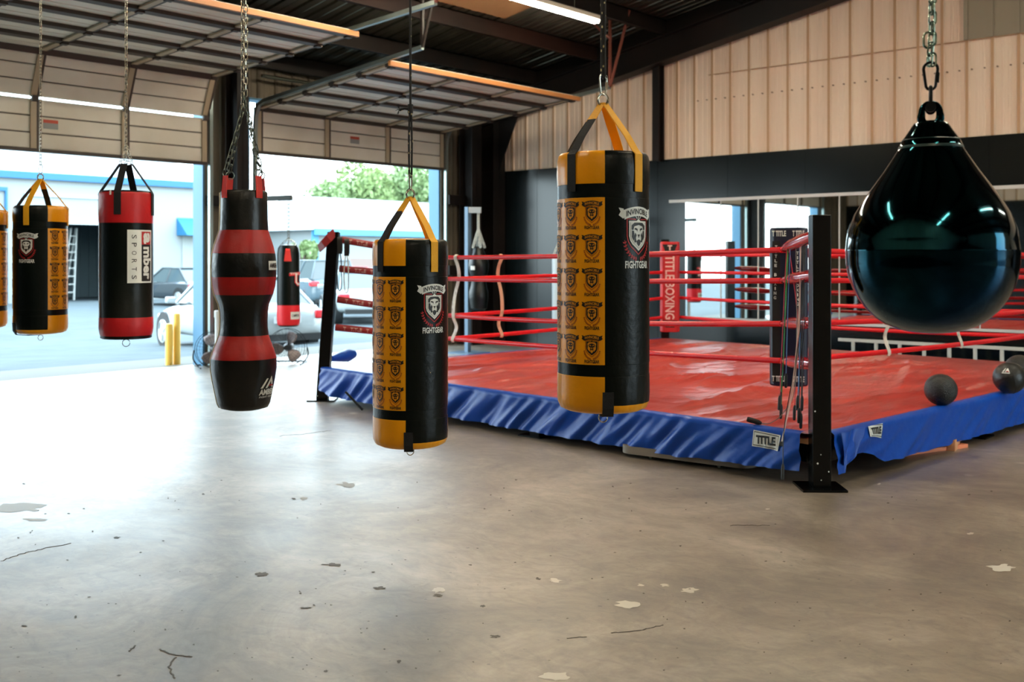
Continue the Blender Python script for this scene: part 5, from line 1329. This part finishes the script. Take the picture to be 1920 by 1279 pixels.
for k, (px, lean, lb) in enumerate(((146, .5, 'tall pale stepladder inside the open bay of the white building, left one'), (172, .3, 'tall pale stepladder inside the open bay of the white building, right one'))):
    y = wy(px); t = thing('stepladder', lb, 'ladder', (FX - 1.6, y, -.3)); 
    for s_ in (-1, 1):
        m = MB(); m.beam(V(0, s_ * .3 - lean, 0), V(0, s_ * .12, 3.1), .09, .06); m.build('rail', mat('pale_ladder', 'd5d8d4', .5), t, smooth=False)
        m = MB(); m.beam(V(-.9, s_ * .3 - lean, 0), V(-.05, s_ * .12, 3.1), .07, .05); m.build('rear_rail', mat('pale_ladder', 'd5d8d4', .5), t, smooth=False)
    for z in range(1, 9):
        f = z / 9; m = MB(); m.beam(V(0, -(.3 * (1 - f) + .12 * f) - lean * (1 - f), f * 3.1), V(0, (.3 * (1 - f) + .12 * f) - lean * (1 - f), f * 3.1), .08, .04); m.build('step', mat('pale_ladder', 'd5d8d4', .5), t, smooth=False)
# low pale building with blue edges
d0 = 50; a = at(590, 486, d0); b = at(1010, 486, 62); a.z = b.z = 0; dd = (b - a).normalized(); nn2 = V(-dd.y, dd.x, 0); nn2 = nn2 if nn2.dot(a - CAMP) > 0 else -nn2
ze = at(590, 431, d0).z; g = thing('pale_building', 'low pale building with light blue edges and shallow roof in front of the trees', 'building', (a.x, a.y, -.3)); MT = Matrix.Translation(-g.location); Lb = (b - a).length
m = MB(); m.prism([(0, -.3), (Lb, -.3), (Lb, ze), (0, ze)], a, dd, V(0, 0, 1), nn2, 14); m.build('wall', EXTW, g, M=MT, smooth=False)
m = MB(); zp = ze + 2.1
o1 = a - nn2 * .4 - dd * .3; q1 = o1 + dd * (Lb + .6); o2 = a + nn2 * 7 + dd * 4.0; q2 = o2 + dd * (Lb - 5); o3 = a + nn2 * 14.4 - dd * .3; q3 = o3 + dd * (Lb + .6)
z_ = lambda p, z: V(p.x, p.y, z)
m.add([z_(o1, ze), z_(q1, ze), z_(q2, zp), z_(o2, zp), z_(o3, ze), z_(q3, ze)], [(0, 1, 2, 3), (3, 2, 5, 4), (0, 3, 4), (1, 5, 2), (0, 4, 5, 1)]); m.build('roof', ROOFW, g, M=MT, smooth=False)
m = MB(); m.beam(z_(o1, ze - .1), z_(q1, ze - .1), .12, .3); m.beam(a - nn2 * .03 + V(0, 0, -.3), a - nn2 * .03 + V(0, 0, ze), .35, .12, up=nn2)
for u in (6, 10.5): m.beam(a + dd * u - nn2 * .03 + V(0, 0, -.3), a + dd * u - nn2 * .03 + V(0, 0, ze - 1.2), .2, .12, up=nn2)
m.build('blue_trim', mat('pale_blue_trim', '3f86a8', .5), g, M=MT, smooth=False)
m = MB(); m.prism([(2.0, .9), (4.2, .9), (4.2, 1.5), (2.0, 1.5)], a - nn2 * .04, dd, V(0, 0, 1), nn2, .05); m.build('window', mat('dull_brown_glass', '7d6a62', .4), g, M=MT, smooth=False)

# trees
LEAFM = mat('leaf_green', '6d8450', .6, var=(3, '899a60', .35, .7)); LEAF2 = mat('leaf_olive', '788c5c', .6, var=(3, '647c4a', .35, .7)); BARK = mat('bark', '5d5145', .8)
def tree(px, ytop, ybot, wpx, d, lb, lm, seed, nleaf=5200):
    rnd = random.Random(seed); q = d / F; base = at(px, 486, d); z1 = at(px, ytop, d).z; z0 = at(px, ybot, d).z; w = wpx * q
    t = thing('leafy_tree', lb, 'tree', (base.x, base.y, -.3), 0, 'trees beyond the pale building')
    H = z1 - z0; m = MB(); cz = (z0 + z1) / 2 + .3
    m.tube([V(0, 0, 0), V(.1, .05, cz * .5), V(-.1, .1, cz)], [.35, .26, .14], 10)
    for k in range(9):
        a = rnd.uniform(0, 6.28); m.tube([V(0, 0, cz * .45), V(math.cos(a) * w * .18, math.sin(a) * w * .18, cz * .75), V(math.cos(a) * w * .36, math.sin(a) * w * .36, cz + rnd.uniform(-.2, .3) * H)], [.13, .08, .03], 6)
    m.build('trunk', BARK, t)
    cl = []
    for k in range(24):
        a = rnd.uniform(0, 6.28); r = w * .5 * math.sqrt(rnd.random()) * .85; e = math.sqrt(max(0, 1 - (r / (w * .5)) ** 2))
        cl.append((V(math.cos(a) * r, math.sin(a) * r, cz + rnd.uniform(-.35, .42) * H * e), rnd.uniform(.13, .22) * w))
    m = MB(); vs = []; fs = []
    for k in range(nleaf):
        c, r = cl[k % len(cl)]; v = V(rnd.gauss(0, 1), rnd.gauss(0, 1), rnd.gauss(0, 1)).normalized(); p = c + v * r * rnd.uniform(.72, 1.08)
        x = V(rnd.gauss(0, 1), rnd.gauss(0, 1), rnd.gauss(0, 1)).normalized(); y = x.orthogonal().normalized(); s_ = rnd.uniform(.10, .2) * (d / 60)
        o = len(vs); vs += [p - x * s_, p + y * s_ * .55, p + x * s_, p - y * s_ * .55]; fs.append((o, o + 1, o + 2, o + 3))
    m.add(vs, fs); m.build('foliage', lm, t, smooth=False)
    return t
tree(690, 318, 440, 150, 72, 'large pale green tree behind the low building, middle of the group', LEAFM, 1, 9000)
tree(786, 312, 440, 150, 74, 'tall green tree showing right of the others beside the blue jamb', LEAF2, 2, 9000)
tree(637, 345, 442, 115, 70, 'smaller green tree at the left end of the tree group', LEAF2, 3, 5000)
bush = tree(570, 455, 492, 50, 46, 'low distant bush behind the parked cars left of the pale building', LEAF2, 5, 1800)
del bush['group']
